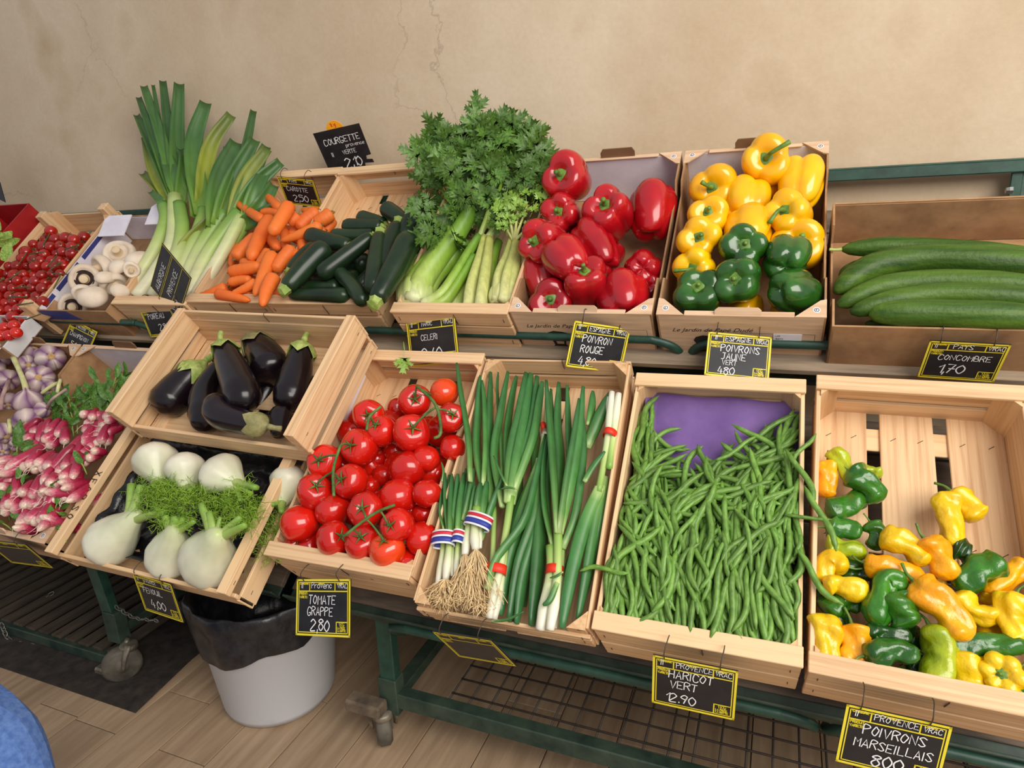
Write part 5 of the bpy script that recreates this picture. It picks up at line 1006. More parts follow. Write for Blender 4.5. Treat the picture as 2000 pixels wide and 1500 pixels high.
def onion_bunch(label, whites, leaves, band=None, roots=None, tape=None):
    P0 = at(LF, *so(*whites[0][0][0]), -.04); t = thing('spring_onion_bunch', label, 'spring onions', tr(P0), 'spring onion bunches')
    for pts, R, h in whites: W = [at(LF, *so(*q), h) for q in pts]; r = pr(W[0], R*1.12/2.38); tube('white_stem', W, [r*.8, r*1.12, r*.92, r*.85, r*.95], ONW, t, n=16, m=12)
    for pts, R, h0, h1 in leaves:
        W = [at(LF, *so(*q), h0+(h1-h0)*k/(len(pts)-1)) for k, q in enumerate(pts)]; r = pr(W[0], R*1.35/2.38); tube('leaf', W, [r*.75, r*.9, r, r, r*.9, r*.75, r*.4], ONG, t, n=16, m=10, sq=.55)
    if band: (x0, y0), (x1, y1), h, wd = band; ring(t, (x0, y0), (x1, y1), h, wd, [(RBAND, 0, 1)])
    if tape: (x0, y0), (x1, y1), h, wd = tape; ring(t, (x0, y0), (x1, y1), h, wd, [(TB[1], 0, .12), (TB[0], .12, .36), (TB[1], .36, .5), (TB[2], .5, .86), (TB[1], .86, 1)])
    if roots:
        for bi, (x, y, n, L_, sp, hh_) in enumerate(roots):
            parts = []; q = random.Random(int(x*7)); A = at(LF, *so(x, y), hh_)
            for k in range(n):
                a = math.pi/2+q.uniform(-sp, sp); Lk_ = L_*q.uniform(.5, 1.1); pts = [A]
                for s in (.35, .7, 1.): pts.append(at(LF, *so(x+math.cos(a)*Lk_*s+q.uniform(-16, 16), y+math.sin(a)*Lk_*s+q.uniform(-12, 12)), hh_+q.uniform(-.03, .025)))
                parts.append(sweep(np.array(pts)-A, [.0013, .0011, .0006], 9, 4, ends=False))
            v, f, _, _ = joinm(parts); tag(link('roots', mesh('roots', v, f), ONR, t, tr(A)), kind='stuff')
    return t
def ring(t, a, b, h, wd, strips):
    """flat elastic or paper band wrapped round the stalks between two edge points"""
    A = at(LF, *so(*a), h); B = at(LF, *so(*b), h); n = LF[3]; ax = B-A; L_ = np.linalg.norm(ax); ax /= L_; up = np.cross(n, ax); c = (A+B)/2; wm = pr(c, wd/2.38)
    for mt, s0, s1 in strips:
        V, F = [], []; N_ = 28
        for k in range(N_):
            p = 2*math.pi*k/N_; q = ax*math.cos(p)*L_/2+n*math.sin(p)*.020
            for s in (s0, s1): V.append(q+up*wm*(.5-s)); 
        for k in range(N_): a_, b_ = 2*k, 2*((k+1) % N_); F.append((a_, b_, b_+1, a_+1))
        o = link('band', mesh('band', V, F), mt, t, tr(c)); md = o.modifiers.new('s', 'SOLIDIFY'); md.thickness = .001; md.offset = 1
onion_bunch('small rooted onion bunch with a tricolour tape at the far left', [([(178, 1100), (200, 960), (205, 860)], 14, -.02), ([(215, 1075), (228, 960), (235, 860)], 17, -.01), ([(245, 1060), (250, 960), (250, 870)], 9, -.02)], [([(205, 860), (200, 720), (195, 600)], 10, -.02, -.01), ([(228, 860), (215, 720), (212, 580)], 13, -.01, .0), ([(236, 870), (240, 720), (245, 585)], 15, 0, 0), ([(245, 860), (262, 720), (272, 585)], 15, -.01, 0), ([(225, 860), (232, 700), (232, 590)], 14, -.02, -.02), ([(205, 840), (188, 760), (195, 660)], 6, 0, .0), ([(200, 620), (205, 570), (196, 530)], 6, 0, .01)], None, [(178, 1100, 34, 110, 1.1, -.02), (215, 1075, 70, 140, 1.1, .0)], [(152, 892), (258, 886), .0, 68])
onion_bunch('small rooted onion bunch with a tricolour tape, second from the left', [([(265, 1070), (268, 970), (275, 870)], 12, -.01), ([(290, 1040), (288, 960), (290, 870)], 9, -.02)], [([(272, 860), (285, 720), (300, 580)], 17, 0, 0), ([(290, 850), (310, 720), (325, 590)], 15, -.01, 0), ([(298, 800), (325, 680), (345, 560)], 13, .0, .01), ([(282, 850), (290, 700), (310, 560)], 12, -.02, -.01)], None, [(268, 1060, 46, 150, .9, .0)], [(250, 884), (304, 884), .0, 64])
onion_bunch('small rooted onion bunch with a slanting tricolour tape below the large leaves', [([(305, 960), (318, 860), (335, 760)], 18, .0), ([(355, 935), (350, 850), (360, 740)], 20, .01), ([(375, 930), (375, 850), (385, 770)], 10, 0)], [([(330, 780), (345, 700), (352, 640)], 13, 0, .01), ([(358, 760), (368, 690), (378, 625)], 17, .01, .015), ([(385, 790), (395, 700), (408, 620)], 17, 0, 0), ([(378, 890), (420, 760), (480, 600)], 14, -.01, .0), ([(340, 760), (342, 690), (348, 620)], 9, 0, 0)], None, [(305, 955, 100, 240, .45, .005), (355, 930, 130, 270, .55, .01), (330, 1130, 90, 110, 1.4, .0), (200, 1150, 90, 90, 1.5, -.01), (380, 1190, 50, 70, 1.4, .0)], [(312, 790), (425, 822), .012, 66])
onion_bunch('large spring onion bunch with a red band, left of the middle', [([(418, 1255), (440, 1140), (465, 1040), (495, 860), (520, 690)], 19, .0), ([(440, 1260), (462, 1150), (480, 1030), (500, 860)], 17, -.01), ([(412, 1200), (425, 1080), (435, 950), (440, 740)], 14, -.02)], [([(515, 720), (550, 520), (590, 300), (612, 118)], 28, .0, -.01), ([(505, 720), (520, 500), (560, 300), (590, 115)], 26, .0, .0), ([(480, 740), (440, 500), (470, 300), (505, 110)], 20, -.01, 0), ([(520, 700), (580, 500), (625, 320), (640, 130)], 22, -.01, -.01), ([(430, 760), (420, 500), (420, 300), (425, 112)], 20, -.02, -.01), ([(525, 680), (620, 420), (650, 250), (665, 155)], 17, 0, 0), ([(400, 700), (360, 480), (368, 260), (378, 130)], 21, -.02, 0), ([(390, 640), (400, 450), (395, 260), (385, 150)], 13, 0, 0), ([(480, 640), (470, 400), (455, 200), (460, 112)], 9, -.02, -.02), ([(500, 690), (500, 400), (525, 220), (545, 130)], 17, -.03, -.03), ([(330, 620), (320, 420), (285, 200), (268, 70)], 15, .02, .05), ([(500, 640), (470, 580), (438, 500)], 8, .03, .03), ([(545, 655), (510, 648), (470, 655)], 7, .03, .03), ([(410, 1120), (450, 980), (580, 800), (640, 580), (680, 400)], 16, .02, .0)], ((400, 1028), (495, 1034), .0, 44))
onion_bunch('large spring onion bunch with a red band and white bulbs at the front', [([(655, 1310), (680, 1180), (705, 1040), (705, 920)], 25, .0), ([(700, 1310), (722, 1180), (735, 1040), (738, 840)], 22, .01), ([(720, 1300), (745, 1150), (755, 1020), (760, 900)], 14, -.01)], [([(735, 860), (715, 560), (695, 300), (683, 150)], 19, .02, .03), ([(745, 860), (800, 620), (835, 400), (855, 178)], 20, .01, .02), ([(740, 860), (780, 600), (810, 420), (836, 235)], 17, .02, .03), ([(715, 930), (675, 740), (670, 560), (690, 400)], 15, .0, .0), ([(760, 930), (820, 760), (855, 480), (850, 300)], 16, 0, 0), ([(730, 840), (750, 560), (735, 340), (742, 160)], 22, -.02, -.01), ([(750, 840), (790, 560), (785, 340), (780, 172)], 16, -.01, 0), ([(705, 900), (690, 640), (710, 400), (705, 190)], 16, -.02, -.01), ([(735, 1090), (700, 1170), (668, 1195)], 11, .03, .03), ([(760, 1040), (730, 1060), (700, 1068)], 8, .03, .03)], ((685, 1034), (760, 1036), .0, 42))
onion_bunch('spring onion bunch lying reversed along the right side, bulbs at the back', [([(988, 205), (978, 320), (968, 420), (945, 560), (925, 670)], 15, .0), ([(1020, 212), (1005, 320), (990, 440), (975, 560)], 15, .0), ([(972, 230), (975, 330), (960, 450)], 12, -.01)], [([(930, 650), (860, 820), (800, 1050), (755, 1300)], 24, .0, .01), ([(945, 640), (905, 850), (870, 1050), (830, 1260)], 21, -.01, -.01), ([(925, 660), (870, 850), (800, 980), (770, 1100)], 18, -.02, -.02), ([(960, 600), (940, 800), (890, 1000), (850, 1180)], 22, -.02, -.02), ([(860, 620), (900, 550), (955, 480)], 11, .02, .02), ([(870, 460), (930, 320), (985, 205)], 22, -.02, -.01), ([(880, 360), (895, 270), (900, 200)], 16, -.02, -.02)], ((950, 395), (1008, 405), .0, 32))
onion_bunch('spring onion leaves of a hidden bunch between the two large ones', [([(675, 370), (672, 420), (655, 520)], 14, -.02), ([(690, 180), (684, 300), (672, 420)], 10, -.03)], [([(655, 520), (640, 760), (560, 1000), (510, 1270)], 27, -.02, -.02), ([(665, 540), (655, 800), (580, 1050), (545, 1280)], 25, -.03, -.02), ([(675, 560), (660, 820), (640, 1050), (615, 1290)], 30, -.03, -.02), ([(650, 540), (560, 800), (500, 1020), (470, 1240)], 22, -.02, -.02), ([(640, 560), (560, 760), (530, 900), (500, 1100)], 20, -.04, -.04), ([(620, 300), (640, 560), (600, 900), (580, 1200)], 26, -.05, -.05), ([(560, 300), (540, 640), (540, 900), (520, 1200)], 30, -.06, -.06), ([(430, 1270), (500, 1262), (578, 1225)], 9, .02, .03)], ((662, 380), (690, 372), -.01, 36))

# ================================================================== GREEN BEANS
BEAN = M('green_bean', (82, 122, 42), (114, 154, 66), .42, (8, 8, 30), 3, rv=.22)
BPOLY = [(1248, 800), (1262, 800), (1268, 905), (1340, 925), (1400, 890), (1490, 858), (1565, 838), (1568, 850), (1553, 1292), (1420, 1268), (1300, 1250), (1168, 1224), (1176, 1150), (1208, 960), (1236, 830)]
BV = []
for k in range(14):
    q = random.Random(k); c = q.uniform(-.15, .15); c2 = q.uniform(-.06, .06); pts = [V3(c*math.sin(math.pi*s)+c2*math.sin(2*math.pi*s), s-.5, q.uniform(-.01, .01)) for s in np.linspace(0, 1, 5)]; r0 = q.uniform(.045, .053)
    BV.append(sweep(pts, lambda s: r0*np.interp(s, [0, .03, .1, .3, .85, .95, 1], [.25, .55, .85, 1, .95, .55, .10]), 11, 6))
BMS = [mesh('green_bean', *q[:2], True, q[2]) for q in BV]
o, ex, ey, n = LF
def bmat(P, a, L_, tilt, z=0.):
    y = ex*math.cos(a)*math.cos(tilt)+ey*math.sin(a)*math.cos(tilt)+n*math.sin(tilt); x = np.cross(y, n); x /= np.linalg.norm(x); zz = np.cross(x, y); return mat4(x*L_, y*L_, zz*L_, P)
def bangle(y, q):
    if y > 1120: return math.pi/2+q.gauss(.12, .22)
    if y > 1000: return math.pi/2+q.gauss(.05, .45)
    return q.choice([math.pi/2+q.gauss(0, .3), q.gauss(.45, .35), q.gauss(2.4, .4), q.gauss(.9, .3)])
def bh(y): return float(np.interp(y, [780, 860, 960, 1100, 1250], [-.055, -.055, -.02, .0, -.012]))
q = random.Random(3); top = []; low_ = []
while len(top) < 300:
    x, y = q.uniform(1165, 1570), q.uniform(800, 1290)
    if inpoly(x, y, BPOLY): top.append((x, y))
while len(low_) < 480:
    x, y = q.uniform(1165, 1570), q.uniform(830, 1290)
    if inpoly(x, y, BPOLY): low_.append((x, y))
for i, (x, y) in enumerate(top):
    a = bangle(y, q); L_ = q.uniform(.115, .165)
    if y < 900 and x < 1290: a = math.pi/2+q.gauss(0, .15)
    uv = at(LF, x, y, bh(y))-o; u = uv@ex; vv = uv@ey
    # keep the pod inside the crate
    du, dv = abs(math.cos(a))*L_/2, abs(math.sin(a))*L_/2; u = min(max(u, -.305+du), .066-du); vv = min(max(vv, .025+dv), .60)
    P = loc(LF, u, vv, bh(y)+q.uniform(-.012, .014)); ob = link('green_bean', BMS[i % 14], BEAN, None, bmat(P, a, L_, q.gauss(0, .06))); tag(ob, 'slender green bean on top of the heap in the bean crate', 'green bean', 'green beans')
for (x, y, a, L_) in [(1180, 1118, .1, .11), (1578, 1010, .0, .09), (1572, 880, 1.1, .10), (1560, 930, 2.0, .14), (1600, 1125, 2.3, .13), (1601, 1010, 2.0, .15)]:
    P = at(LF, x, y, .012); ob = link('green_bean', BMS[int(x) % 14], BEAN, None, bmat(P, a, L_, .05)); tag(ob, {1180: 'green bean sticking out over the left edge of its crate', 1578: 'green bean lying flat across the right edge of its crate', 1572: 'green bean standing out at the back right of its crate', 1560: 'green bean curving along the right board of its crate', 1600: 'green bean fallen lowest among the crinkled peppers', 1601: 'green bean hanging into the crinkled pepper crate'}[x], 'green bean', 'green beans')
V, F = [], []
for i, (x, y) in enumerate(low_):
    a = bangle(y, q); L_ = q.uniform(.10, .145); uv = at(LF, x, y, bh(y))-o; u = uv@ex; vv = uv@ey; du, dv = abs(math.cos(a))*L_/2, abs(math.sin(a))*L_/2; u = min(max(u, -.302+du), .064-du); vv = min(max(vv, .022+dv), .58)
    m_ = np.array(bmat(loc(LF, u, vv, bh(y)-q.uniform(.012, .045)), a, L_, 0)); vb = np.array(BV[i % 14][0]) @ m_[:3, :3].T+m_[:3, 3]; b0 = len(V); V += list(vb); F += [tuple(k+b0 for k in ff) for ff in BV[i % 14][1]]
tag(link('green_beans', mesh('green_beans', V, F), BEAN), 'lower layers of the heap of green beans in the bean crate', 'green beans', None, 'stuff')
PUR = M('purple_paper', (112, 82, 146), (130, 98, 164), .75, (9, 9, 9), 4, bump=.15)
def hp(a, b):
    base = -.112+.004*math.sin(14*a+6*b)
    if b > .86: base += (b-.86)/.14*.05
    return base+max(0, abs(a-.5)*2-.92)*.4
sheet('paper_liner', 'purple paper liner under the green beans', 'liner', LF, -.306, .068, .03, .640, hp, PUR, 26, 40)

# ================================================================== LONG CRINKLED PEPPERS
CM = {'y': M('crinkle_yellow', (226, 178, 6), (244, 206, 24), .3, (14, 14, 14), 3, bump=1., bscale=48, rv=.06, coat=.35), 'o': M('crinkle_orange', (236, 150, 4), (246, 176, 14), .3, (14, 14, 14), 3, bump=1., bscale=48, rv=.05, coat=.35), 'g': M('crinkle_green', (30, 88, 18), (58, 122, 26), .25, (14, 14, 14), 3, bump=1., bscale=48, rv=.16, coat=.45), 'l': M('crinkle_lime', (128, 156, 18), (176, 186, 26), .3, (14, 14, 14), 3, bump=1., bscale=48, rv=.08, coat=.35), 'd': M('crinkle_dark', (20, 58, 14), (36, 84, 22), .25, (14, 14, 14), 3, bump=1., bscale=48, coat=.45)}
MP = [('o', [(1606, 905), (1604, 968)], 21, -.07), ('l', [(1630, 880), (1645, 905), (1668, 945)], 18, -.06), ('l', [(1672, 918), (1722, 924)], 15, -.08), ('g', [(1660, 922), (1690, 945), (1720, 975)], 27, -.05), ('g', [(1600, 1002), (1650, 990), (1688, 970)], 24, -.07), ('g', [(1594, 1030), (1640, 1034), (1680, 1034)], 23, -.06), ('g', [(1700, 1022), (1712, 1045), (1703, 1070)], 18, -.06), ('l', [(1583, 1070), (1640, 1072), (1688, 1080)], 23, -.05), ('y', [(1653, 1108), (1620, 1098), (1585, 1112), (1580, 1135)], 23, -.04), ('y', [(1690, 1162), (1640, 1142), (1580, 1148)], 23, -.02), ('g', [(1620, 1200), (1645, 1175), (1682, 1182)], 25, -.05), ('g', [(1712, 1216), (1722, 1165), (1732, 1135), (1770, 1146)], 27, -.01), ('g', [(1746, 1162), (1762, 1195), (1778, 1222)], 35, -.01), ('y', [(1726, 1044), (1770, 1066), (1812, 1096)], 27, -.02), ('o', [(1694, 1100), (1745, 1112), (1802, 1128)], 23, -.03), ('o', [(1808, 1056), (1835, 1090), (1858, 1128)], 29, -.02), ('y', [(1845, 968), (1852, 1010), (1862, 1062)], 25, -.05), ('y', [(1860, 962), (1885, 985), (1916, 1010)], 30, -.06), ('d', [(1860, 1068), (1895, 1082)], 25, -.06), ('g', [(1952, 1100), (1910, 1118), (1872, 1146)], 33, -.04), ('o', [(1994, 1098), (1970, 1130), (1926, 1152)], 21, -.05), ('o', [(1790, 1140), (1840, 1185), (1888, 1245)], 36, .0), ('y', [(1868, 1162), (1905, 1195), (1952, 1205)], 25, -.04), ('y', [(1985, 1165), (1972, 1205), (1998, 1252)], 28, -.03), ('g', [(1852, 1268), (1920, 1262), (2000, 1258)], 26, -.03), ('y', [(1588, 1206), (1592, 1250), (1612, 1306)], 31, -.02), ('o', [(1664, 1226), (1672, 1270), (1652, 1318)], 32, -.03), ('g', [(1694, 1280), (1740, 1272), (1792, 1280)], 26, .0), ('d', [(1694, 1238), (1730, 1236), (1778, 1246)], 19, -.02), ('g', [(1690, 1314), (1735, 1320), (1785, 1330)], 23, -.04), ('l', [(1816, 1228), (1840, 1275), (1832, 1310), (1808, 1356)], 34, -.02), ('y', [(1884, 1282), (1892, 1330), (1908, 1385)], 43, -.045), ('g', [(1990, 1320), (1986, 1355), (1996, 1378)], 28, -.06), ('d', [(1925, 1335), (1955, 1352)], 26, -.075), ('o', [(1670, 1314), (1712, 1330)], 17, -.06), ('y', [(1920, 1150), (1975, 1180)], 24, -.07), ('d', [(1600, 1165), (1640, 1210), (1650, 1240)], 24, -.07), ('d', [(1740, 1240), (1800, 1250)], 26, -.07), ('d', [(1700, 1322), (1760, 1335)], 18, -.075), ('d', [(1770, 1290), (1850, 1310)], 26, -.06), ('d', [(1580, 1090), (1600, 1180)], 22, -.08), ('y', [(1920, 1260), (1990, 1200)], 26, -.08), ('d', [(1640, 1110), (1720, 1120)], 22, -.07), ('y', [(1800, 1150), (1840, 1130)], 22, -.07)]
NM = {'o': 'orange-yellow', 'l': 'lime green', 'g': 'green', 'y': 'yellow', 'd': 'dark green'}
for c in NM:
    ids = [i for i, q_ in enumerate(MP) if q_[0] == c]; rows = ['back', 'middle', 'front'] if len(ids) > 8 else ['back', 'front']
    L2 = rowlabels([(np.mean([p[0] for p in MP[i][1]]), np.mean([p[1] for p in MP[i][1]])) for i in ids], NM[c]+' crinkled long pepper, # of that colour', rows)
    for i, l in zip(ids, L2):
        _, pts, R, h = MP[i]; mx_, my_ = np.mean([p[0] for p in pts]), np.mean([p[1] for p in pts]); pts = [(mx_+(p[0]-mx_)*1.1, my_+(p[1]-my_)*1.1) for p in pts]; R = R*.95; pts = [(max(p[0], 1604-(p[1]-760)*.034+R*.85), p[1]) for p in pts]; r_ = random.Random(i); a = [r_.uniform(0, 6) for _ in range(5)]
        def md(t, p): return .97+.30*(abs(math.cos(1.5*p+a[0]+1.8*t))**.7-.66)+.09*math.sin(10*t+a[1]+p)+.07*math.sin(17*t+2*p+a[2])+.06*math.sin(5*p+a[3]+5*t)
        t = longveg('crinkled_pepper', l, 'pepper', 'long crinkled peppers', LF, [(x, y, h-.0) for x, y in pts], R, CM[c], [(0, .40), (.04, .80), (.12, 1.05), (.3, 1.02), (.55, .84), (.75, .86), (.9, .78), (.97, .5), (1, .2)], 40, 26, md, None)
        if i % 3 != 1:
            W = [at(LF, x, y, h) for x, y in pts]; S = spline(np.array(W), 14); d = S[0]-S[1]; d /= np.linalg.norm(d); rm = pr(W[0], R); bend = V3(r_.uniform(-.5, .5), r_.uniform(-.3, .3), .5)
            cx = calyx(rm*.36, 5); mw = basis(S[0]+d*rm*.02, d, a[0]); st = sweep([V3(0, 0, 0), V3(.05*rm, 0, .5*rm), V3(.35*rm, .1*rm, 1.05*rm)], [.14*rm, .08*rm, .10*rm], 8, 7); v, f, _, _ = joinm([cx, st]); link('stem', mesh('stem', v, f), STEM, t, mw)
pepper('crinkled_pepper', 'blunt yellow pepper with its green stem end facing the viewer at the front right', LF, 1956, 1317, -.02, 40, (.0, -.02), CM['y'], True, 6, .9, 300, .6, .3)

# ================================================================== ODDS AND ENDS AT THE LEFT EDGE
def openbox(label, name, fr, px, h, w_, d_, dep, mt, rim, rot=0., lining=None):
    P = at(fr, *px, h); uv = P-fr[0]; u, v = uv@fr[1], uv@fr[2]; t = thing(name, label, 'box', cmat(fr, u-w_/2, u+w_/2, v-d_/2, h-dep, rot)); X = w_/2
    board(t, 'base', (-X, 0, 0), (X, d_, .004), mt); board(t, 'front_wall', (-X, 0, .004), (X, .005, dep), mt); board(t, 'back_wall', (-X, d_-.005, .004), (X, d_, dep), rim)
    for s in (-1, 1): board(t, 'side_wall', (s*X-.003, .005, .004), (s*X+.003, d_-.005, dep), rim)
    board(t, 'rim_fold', (-X, -.012, dep), (X, .0, dep+.004), rim)
    return t
WHT = M('white_box', (206, 204, 204), (226, 224, 224), .6); REDB = M('red_box', (150, 20, 26), (172, 28, 32), .45); TEAL = M('teal_box', (30, 100, 104), (38, 112, 114), .5)
openbox('small white and teal box of tomatoes behind the garlic', 'cardboard_box', LF, (-12, 646), .09, .26, .16, .07, CARD, WHT)
board(None, 'x', (0, 0, 0), (0.001, .001, .001), TEAL) if False else None
for i, (x, y) in enumerate([(10, 640), (28, 636), (2, 656), (18, 655), (-14, 645), (32, 650)]):
    P = at(LF, x, y, .10); r = pr(P, 11); tag(link('tomato', mesh('tomato', *revolve([(0, .8*r), (.4*r, .85*r), (.9*r, .4*r), (1*r, 0), (.8*r, -.6*r), (0, -.9*r)], 18, None, 12)[:2]), TOM, None, basis(P, facing(P, .2, -.4), 0)), 'small tomato in the white box behind the garlic', 'tomato', 'tomatoes in the white box')
rb = openbox('tall red printed box of lettuce at the far left', 'cardboard_box', UF, (-58, 478), .07, .30, .52, .20, REDB, REDB, .0)
LET = M('lettuce_leaf', (104, 148, 44), (176, 200, 104), .5, (14, 14, 14), 4, bump=.3)
lt = thing('lettuce', 'pale green lettuce showing in the red box at the left edge', 'lettuce', tr(at(UF, 4, 470, .06)))
for k in range(16):
    P = at(UF, rnd.uniform(-40, 8), rnd.uniform(430, 510), .07+rnd.uniform(0, .04)); a = rnd.uniform(0, 6.28); leaf_at(lt, OV[k % 4], LET, P, RT*math.cos(a)+UP*math.sin(a), pr(P, 42), .6)
# ================================================================== PRICE SIGNS
SG = {'courgette': ([-1.604, 2.272, 1.793], [0.964, 0.227, 0.138], [-0.011, -0.485, 0.875], 0.191, 0.176),
 'carotte': ([-1.709, 2.104, 1.641], [0.984, 0.119, -0.136], [0.179, -0.536, 0.825], 0.152, 0.119),
 'aubergine': ([-1.985, 1.694, 1.349], [0.68, -0.197, 0.707], [-0.709, 0.071, 0.702], 0.214, 0.169),
 'poireau': ([-2.108, 1.725, 1.21], [0.99, -0.059, 0.124], [-0.131, -0.128, 0.983], 0.172, 0.128),
 'champignon': ([-2.547, 1.709, 1.122], [0.954, -0.078, -0.289], [0.295, 0.402, 0.867], 0.157, 0.119),
 'celeri': ([-0.958, 1.7, 1.171], [0.98, -0.136, 0.146], [-0.124, 0.158, 0.98], 0.186, 0.143),
 'poivron rouge': ([-0.445, 1.696, 1.173], [0.777, 0.589, -0.223], [0.192, 0.115, 0.975], 0.166, 0.126),
 'poivrons jaune vert': ([-0.084, 1.69, 1.166], [0.99, 0.109, -0.086], [0.01, 0.559, 0.829], 0.153, 0.117),
 'concombre': ([0.393, 1.7, 1.172], [0.999, 0.025, -0.033], [0.041, -0.53, 0.847], 0.152, 0.117),
 'fenouil': ([-1.559, 1.108, 0.541], [0.996, -0.087, 0.025], [-0.033, -0.09, 0.995], 0.167, 0.127),
 'tomate grappe': ([-0.998, 1.124, 0.617], [0.979, -0.027, 0.204], [-0.174, 0.418, 0.892], 0.175, 0.135),
 'onion': ([-0.58, 1.112, 0.608], [0.971, -0.149, 0.189], [-0.239, -0.494, 0.836], 0.160, 0.122),
 'haricot vert': ([-0.109, 1.122, 0.627], [0.999, 0.044, -0.019], [0.023, -0.089, 0.996], 0.159, 0.122),
 'poivrons marseillais': ([0.232, 1.11, 0.61], [0.994, 0.081, -0.073], [0.071, 0.025, 0.997], 0.164, 0.124),
 'radish': ([-2.107, 1.087, 0.594], [0.993, 0.118, 0.001], [0.056, -0.477, 0.877], 0.169, 0.130)}
# handwritten lines: text, x, y, size (fractions of the sign)
TX = {'courgette': [('COURGETTE', .14, .69, .145), ('provence', .56, .57, .085), ('II', .20, .42, .11), ('VERTE', .44, .42, .10), ('2,10', .40, .12, .24)],
 'carotte': [('CAROTTE', .16, .52, .17), ('2,50', .26, .16, .26), ('II', .08, .84, .09), ('PAYS', .32, .84, .10), ('VRAC', .76, .84, .09)],
 'aubergine': [('AUBERGINE', .10, .72, .14), ('PROVENCE', .26, .36, .14), ('3,00', .06, .10, .16)],
 'poireau': [('POIREAU', .18, .52, .17), ('2,80', .40, .16, .22), ('II', .10, .84, .10), ('PAYS', .30, .84, .11)],
 'champignon': [('CHAMPIGNON', .14, .52, .15), ('5,00', .30, .18, .2), ('II', .10, .84, .1), ('HOLLANDE', .30, .84, .08), ('VRAC', .78, .84, .08)],
 'celeri': [('CELERI', .28, .54, .13), ('2,60', .26, .14, .26), ('II', .10, .84, .11), ('MAROC', .32, .84, .09), ('VRAC', .76, .84, .1)],
 'poivron rouge': [('POIVRON', .20, .58, .17), ('ROUGE', .20, .36, .17), ('4,80', .20, .08, .2), ('II', .10, .84, .12), ('ESPAGNE', .29, .83, .11), ('VRAC', .77, .84, .1)],
 'poivrons jaune vert': [('POIVRONS', .22, .58, .17), ('JAUNE', .24, .40, .16), ('VERT', .26, .27, .12), ('480', .20, .05, .19), ('II', .12, .83, .11), ('ESPAGNE', .28, .82, .12), ('VRAC', .76, .82, .1)],
 'concombre': [('CONCOMBRE', .18, .53, .15), ('1,70', .24, .18, .26), ('II', .09, .84, .11), ('PAYS', .32, .83, .13), ('VRAC', .75, .83, .11)],
 'fenouil': [('FENOUIL', .16, .55, .16), ('4,00', .26, .18, .24), ('II', .10, .84, .1), ('FRANCE', .29, .84, .10), ('VRAC', .78, .84, .08)],
 'tomate grappe': [('TOMATE', .24, .56, .17), ('GRAPPE', .22, .36, .16), ('2,80', .28, .09, .22), ('II', .10, .84, .11), ('Provenc', .29, .84, .11), ('VRAC', .77, .84, .09)],
 'onion': [],
 'haricot vert': [('HARICOT', .20, .62, .17), ('VERT', .22, .41, .17), ('12.90', .18, .12, .20), ('II', .10, .84, .12), ('PROVENCE', .285, .835, .11), ('VRAC', .745, .835, .10)],
 'poivrons marseillais': [('POIVRONS', .20, .58, .17), ('MARSEILLAIS', .14, .36, .16), ('800', .34, .08, .22), ('II', .10, .84, .11), ('PROVENCE', .285, .84, .11), ('VRAC', .755, .84, .09)],
 'radish': []}
LBL = {'courgette': 'plain black price sign reading courgette 2,10 with an orange sticker, against the wall', 'onion': 'black price sign tipped forward below the spring onion crate', 'radish': 'black price sign tipped forward below the radish box at the left edge', 'aubergine': 'large black price sign reading aubergine provence, turned on its corner'}
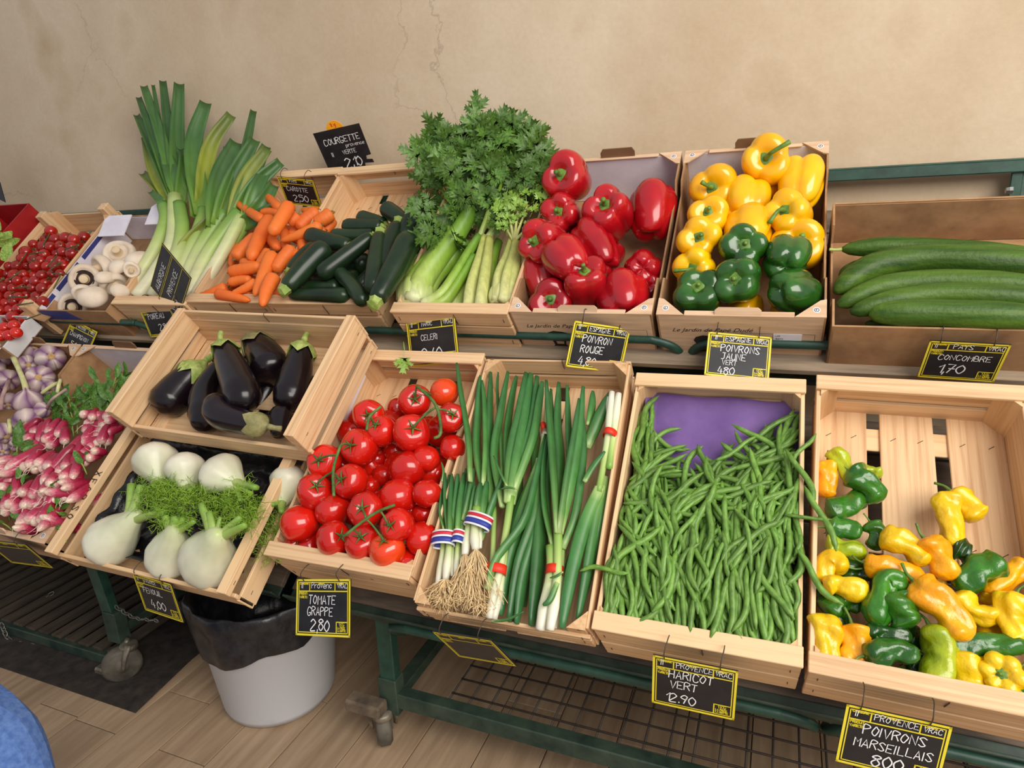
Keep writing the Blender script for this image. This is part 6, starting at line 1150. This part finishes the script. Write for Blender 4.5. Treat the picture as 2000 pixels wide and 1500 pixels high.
for k, (P, X, Z, w_, h_) in SG.items():
    P, X, Z = V3(*P), V3(*X), V3(*Z); N_ = np.cross(X, Z); mw = mat4(X, Z, N_, P); plain = k == 'courgette'
    t = thing('price_sign', LBL.get(k, 'black price sign with yellow frame reading '+k), 'price sign', mw, 'price signs')
    W2, H2 = w_/2, h_/2
    if plain: out = [(-W2, -H2), (W2*.55, -H2), (W2*.62, -H2*.72), (W2, -H2*.78), (W2*.98, -H2*.62), (W2*.75, -H2*.58), (W2*.78, -H2*.42), (W2, -H2*.4), (W2, H2), (-W2, H2)]
    else: out = [(-W2, -H2), (W2, -H2), (W2, H2), (-W2, H2)]
    v, f = poly(out, .003); link('panel', mesh('panel', v, f, False), BLACK, t, mw @ tr((0, 0, -.003)))
    fr_ = []
    def rect(x0, y0, x1, y1): fr_.append(([(x0*w_-W2, y0*h_-H2, 0), (x1*w_-W2, y0*h_-H2, 0), (x1*w_-W2, y1*h_-H2, 0), (x0*w_-W2, y1*h_-H2, 0)], [(0, 1, 2, 3)]))
    def fram(m, wd): ay = w_/h_; rect(m, m*ay, 1-m, (m+wd)*ay); rect(m, 1-(m+wd)*ay, 1-m, 1-m*ay); rect(m, m*ay, m+wd, 1-m*ay); rect(1-m-wd, m*ay, 1-m, 1-m*ay)
    thin = k == 'aubergine'
    if not plain:
        if thin: fram(.005, .008); rect(.02, .62, .98, .63); rect(.02, .66, .98, .668); rect(.02, .28, .98, .29)
        else:
            fram(.0, .028); fram(.042, .012); rect(.05, .775, .95, .795); rect(.245, .79, .26, .95); rect(.715, .79, .73, .95); rect(.745, .07, .76, .26); rect(.745, .245, .95, .262)
        v, f, _, _ = joinm(fr_); link('yellow_frame', mesh('yellow_frame', v, f, False), YEL, t, mw @ tr((0, 0, .0006)))
        if not thin:
            pt = []
            for s, x, y, z in (('CATEGORIE', .07, .905, .035), ('ORIGINE', .42, .905, .035), ('CALIBRE', .76, .905, .035), ('PRODUIT:', .065, .725, .04), ('VARIETE:', .065, .66, .04), ('1 KG', .80, .185, .06), ('LA PIECE', .775, .135, .035), ('LA BOTTE', .775, .09, .035)):
                pt.append(strokes(s, x*w_-W2, y*h_-H2, z*h_, .0012, .0, 0, .85))
            v, f, _, _ = joinm(pt); tag(link('printed_lettering', mesh('printed_lettering', v, f, False), YEL, t, mw @ tr((0, 0, .0007))), kind='stuff')
    pt = []
    for s, x, y, z in TX[k]: pt.append(strokes(s, x*w_-W2, y*h_-H2, z*h_*.88, max(.0012, z*h_*.09), .05, .06))
    if pt: v, f, _, _ = joinm(pt); tag(link('handwriting', mesh('handwriting', v, f, False), CHALK, t, mw @ tr((0, 0, .0011))), kind='stuff')
    if not plain and not thin:
        for sx in (.14, .80):
            a = P+X*(sx*w_-W2)+Z*(H2-.004)+N_*.001; b = a+V3(0, .0, .02)+N_*.008; c_ = a+V3(.004, .012, .036); tube('hook', [a, b, c_, c_+V3(0, .02, -.004)], .0012, WIRE, t, n=12, m=5)
    if plain:
        v, f, _, _ = revolve([(0, .0008), (.033, .0008), (.034, 0), (0, -.0005)], 28); s_ = link('sticker', mesh('sticker', v, f, False), M('orange_sticker', (244, 160, 20), (250, 172, 30), .5), t, mw @ tr((-.005, H2-.004, -.006)))
        v, f = strokes('1kg', -.014, .012, .014, .0022, .0); link('lettering', mesh('lettering', v, f, False), M('red_ink', (206, 40, 20), (212, 48, 24), .5), s_, WM[s_] @ tr((0, 0, .0012)))
    if thin: tube('support_stick', [P-Z*.02-N_*.004, P-V3(0, 0, .10)-N_*.004, P-V3(0, 0, .22)-N_*.004], .0025, WIRE, t, n=4, m=6)
# corner of one more sign at the far left, higher up
P = atY(2, 372, 2.2); X = V3(.9, .1, -.42); X /= np.linalg.norm(X); Z = V3(.40, -.3, .86); Z = Z-X*(X@Z); Z /= np.linalg.norm(Z)
v, f = poly([(-.2, -.06), (.012, -.06), (.012, .05), (-.2, .05)], .003); tag(link('price_sign', mesh('price_sign', v, f, False), BLACK, None, mat4(X, Z, np.cross(X, Z), P)), 'corner of a plain black sign at the left edge near the wall', 'price sign', 'price signs')
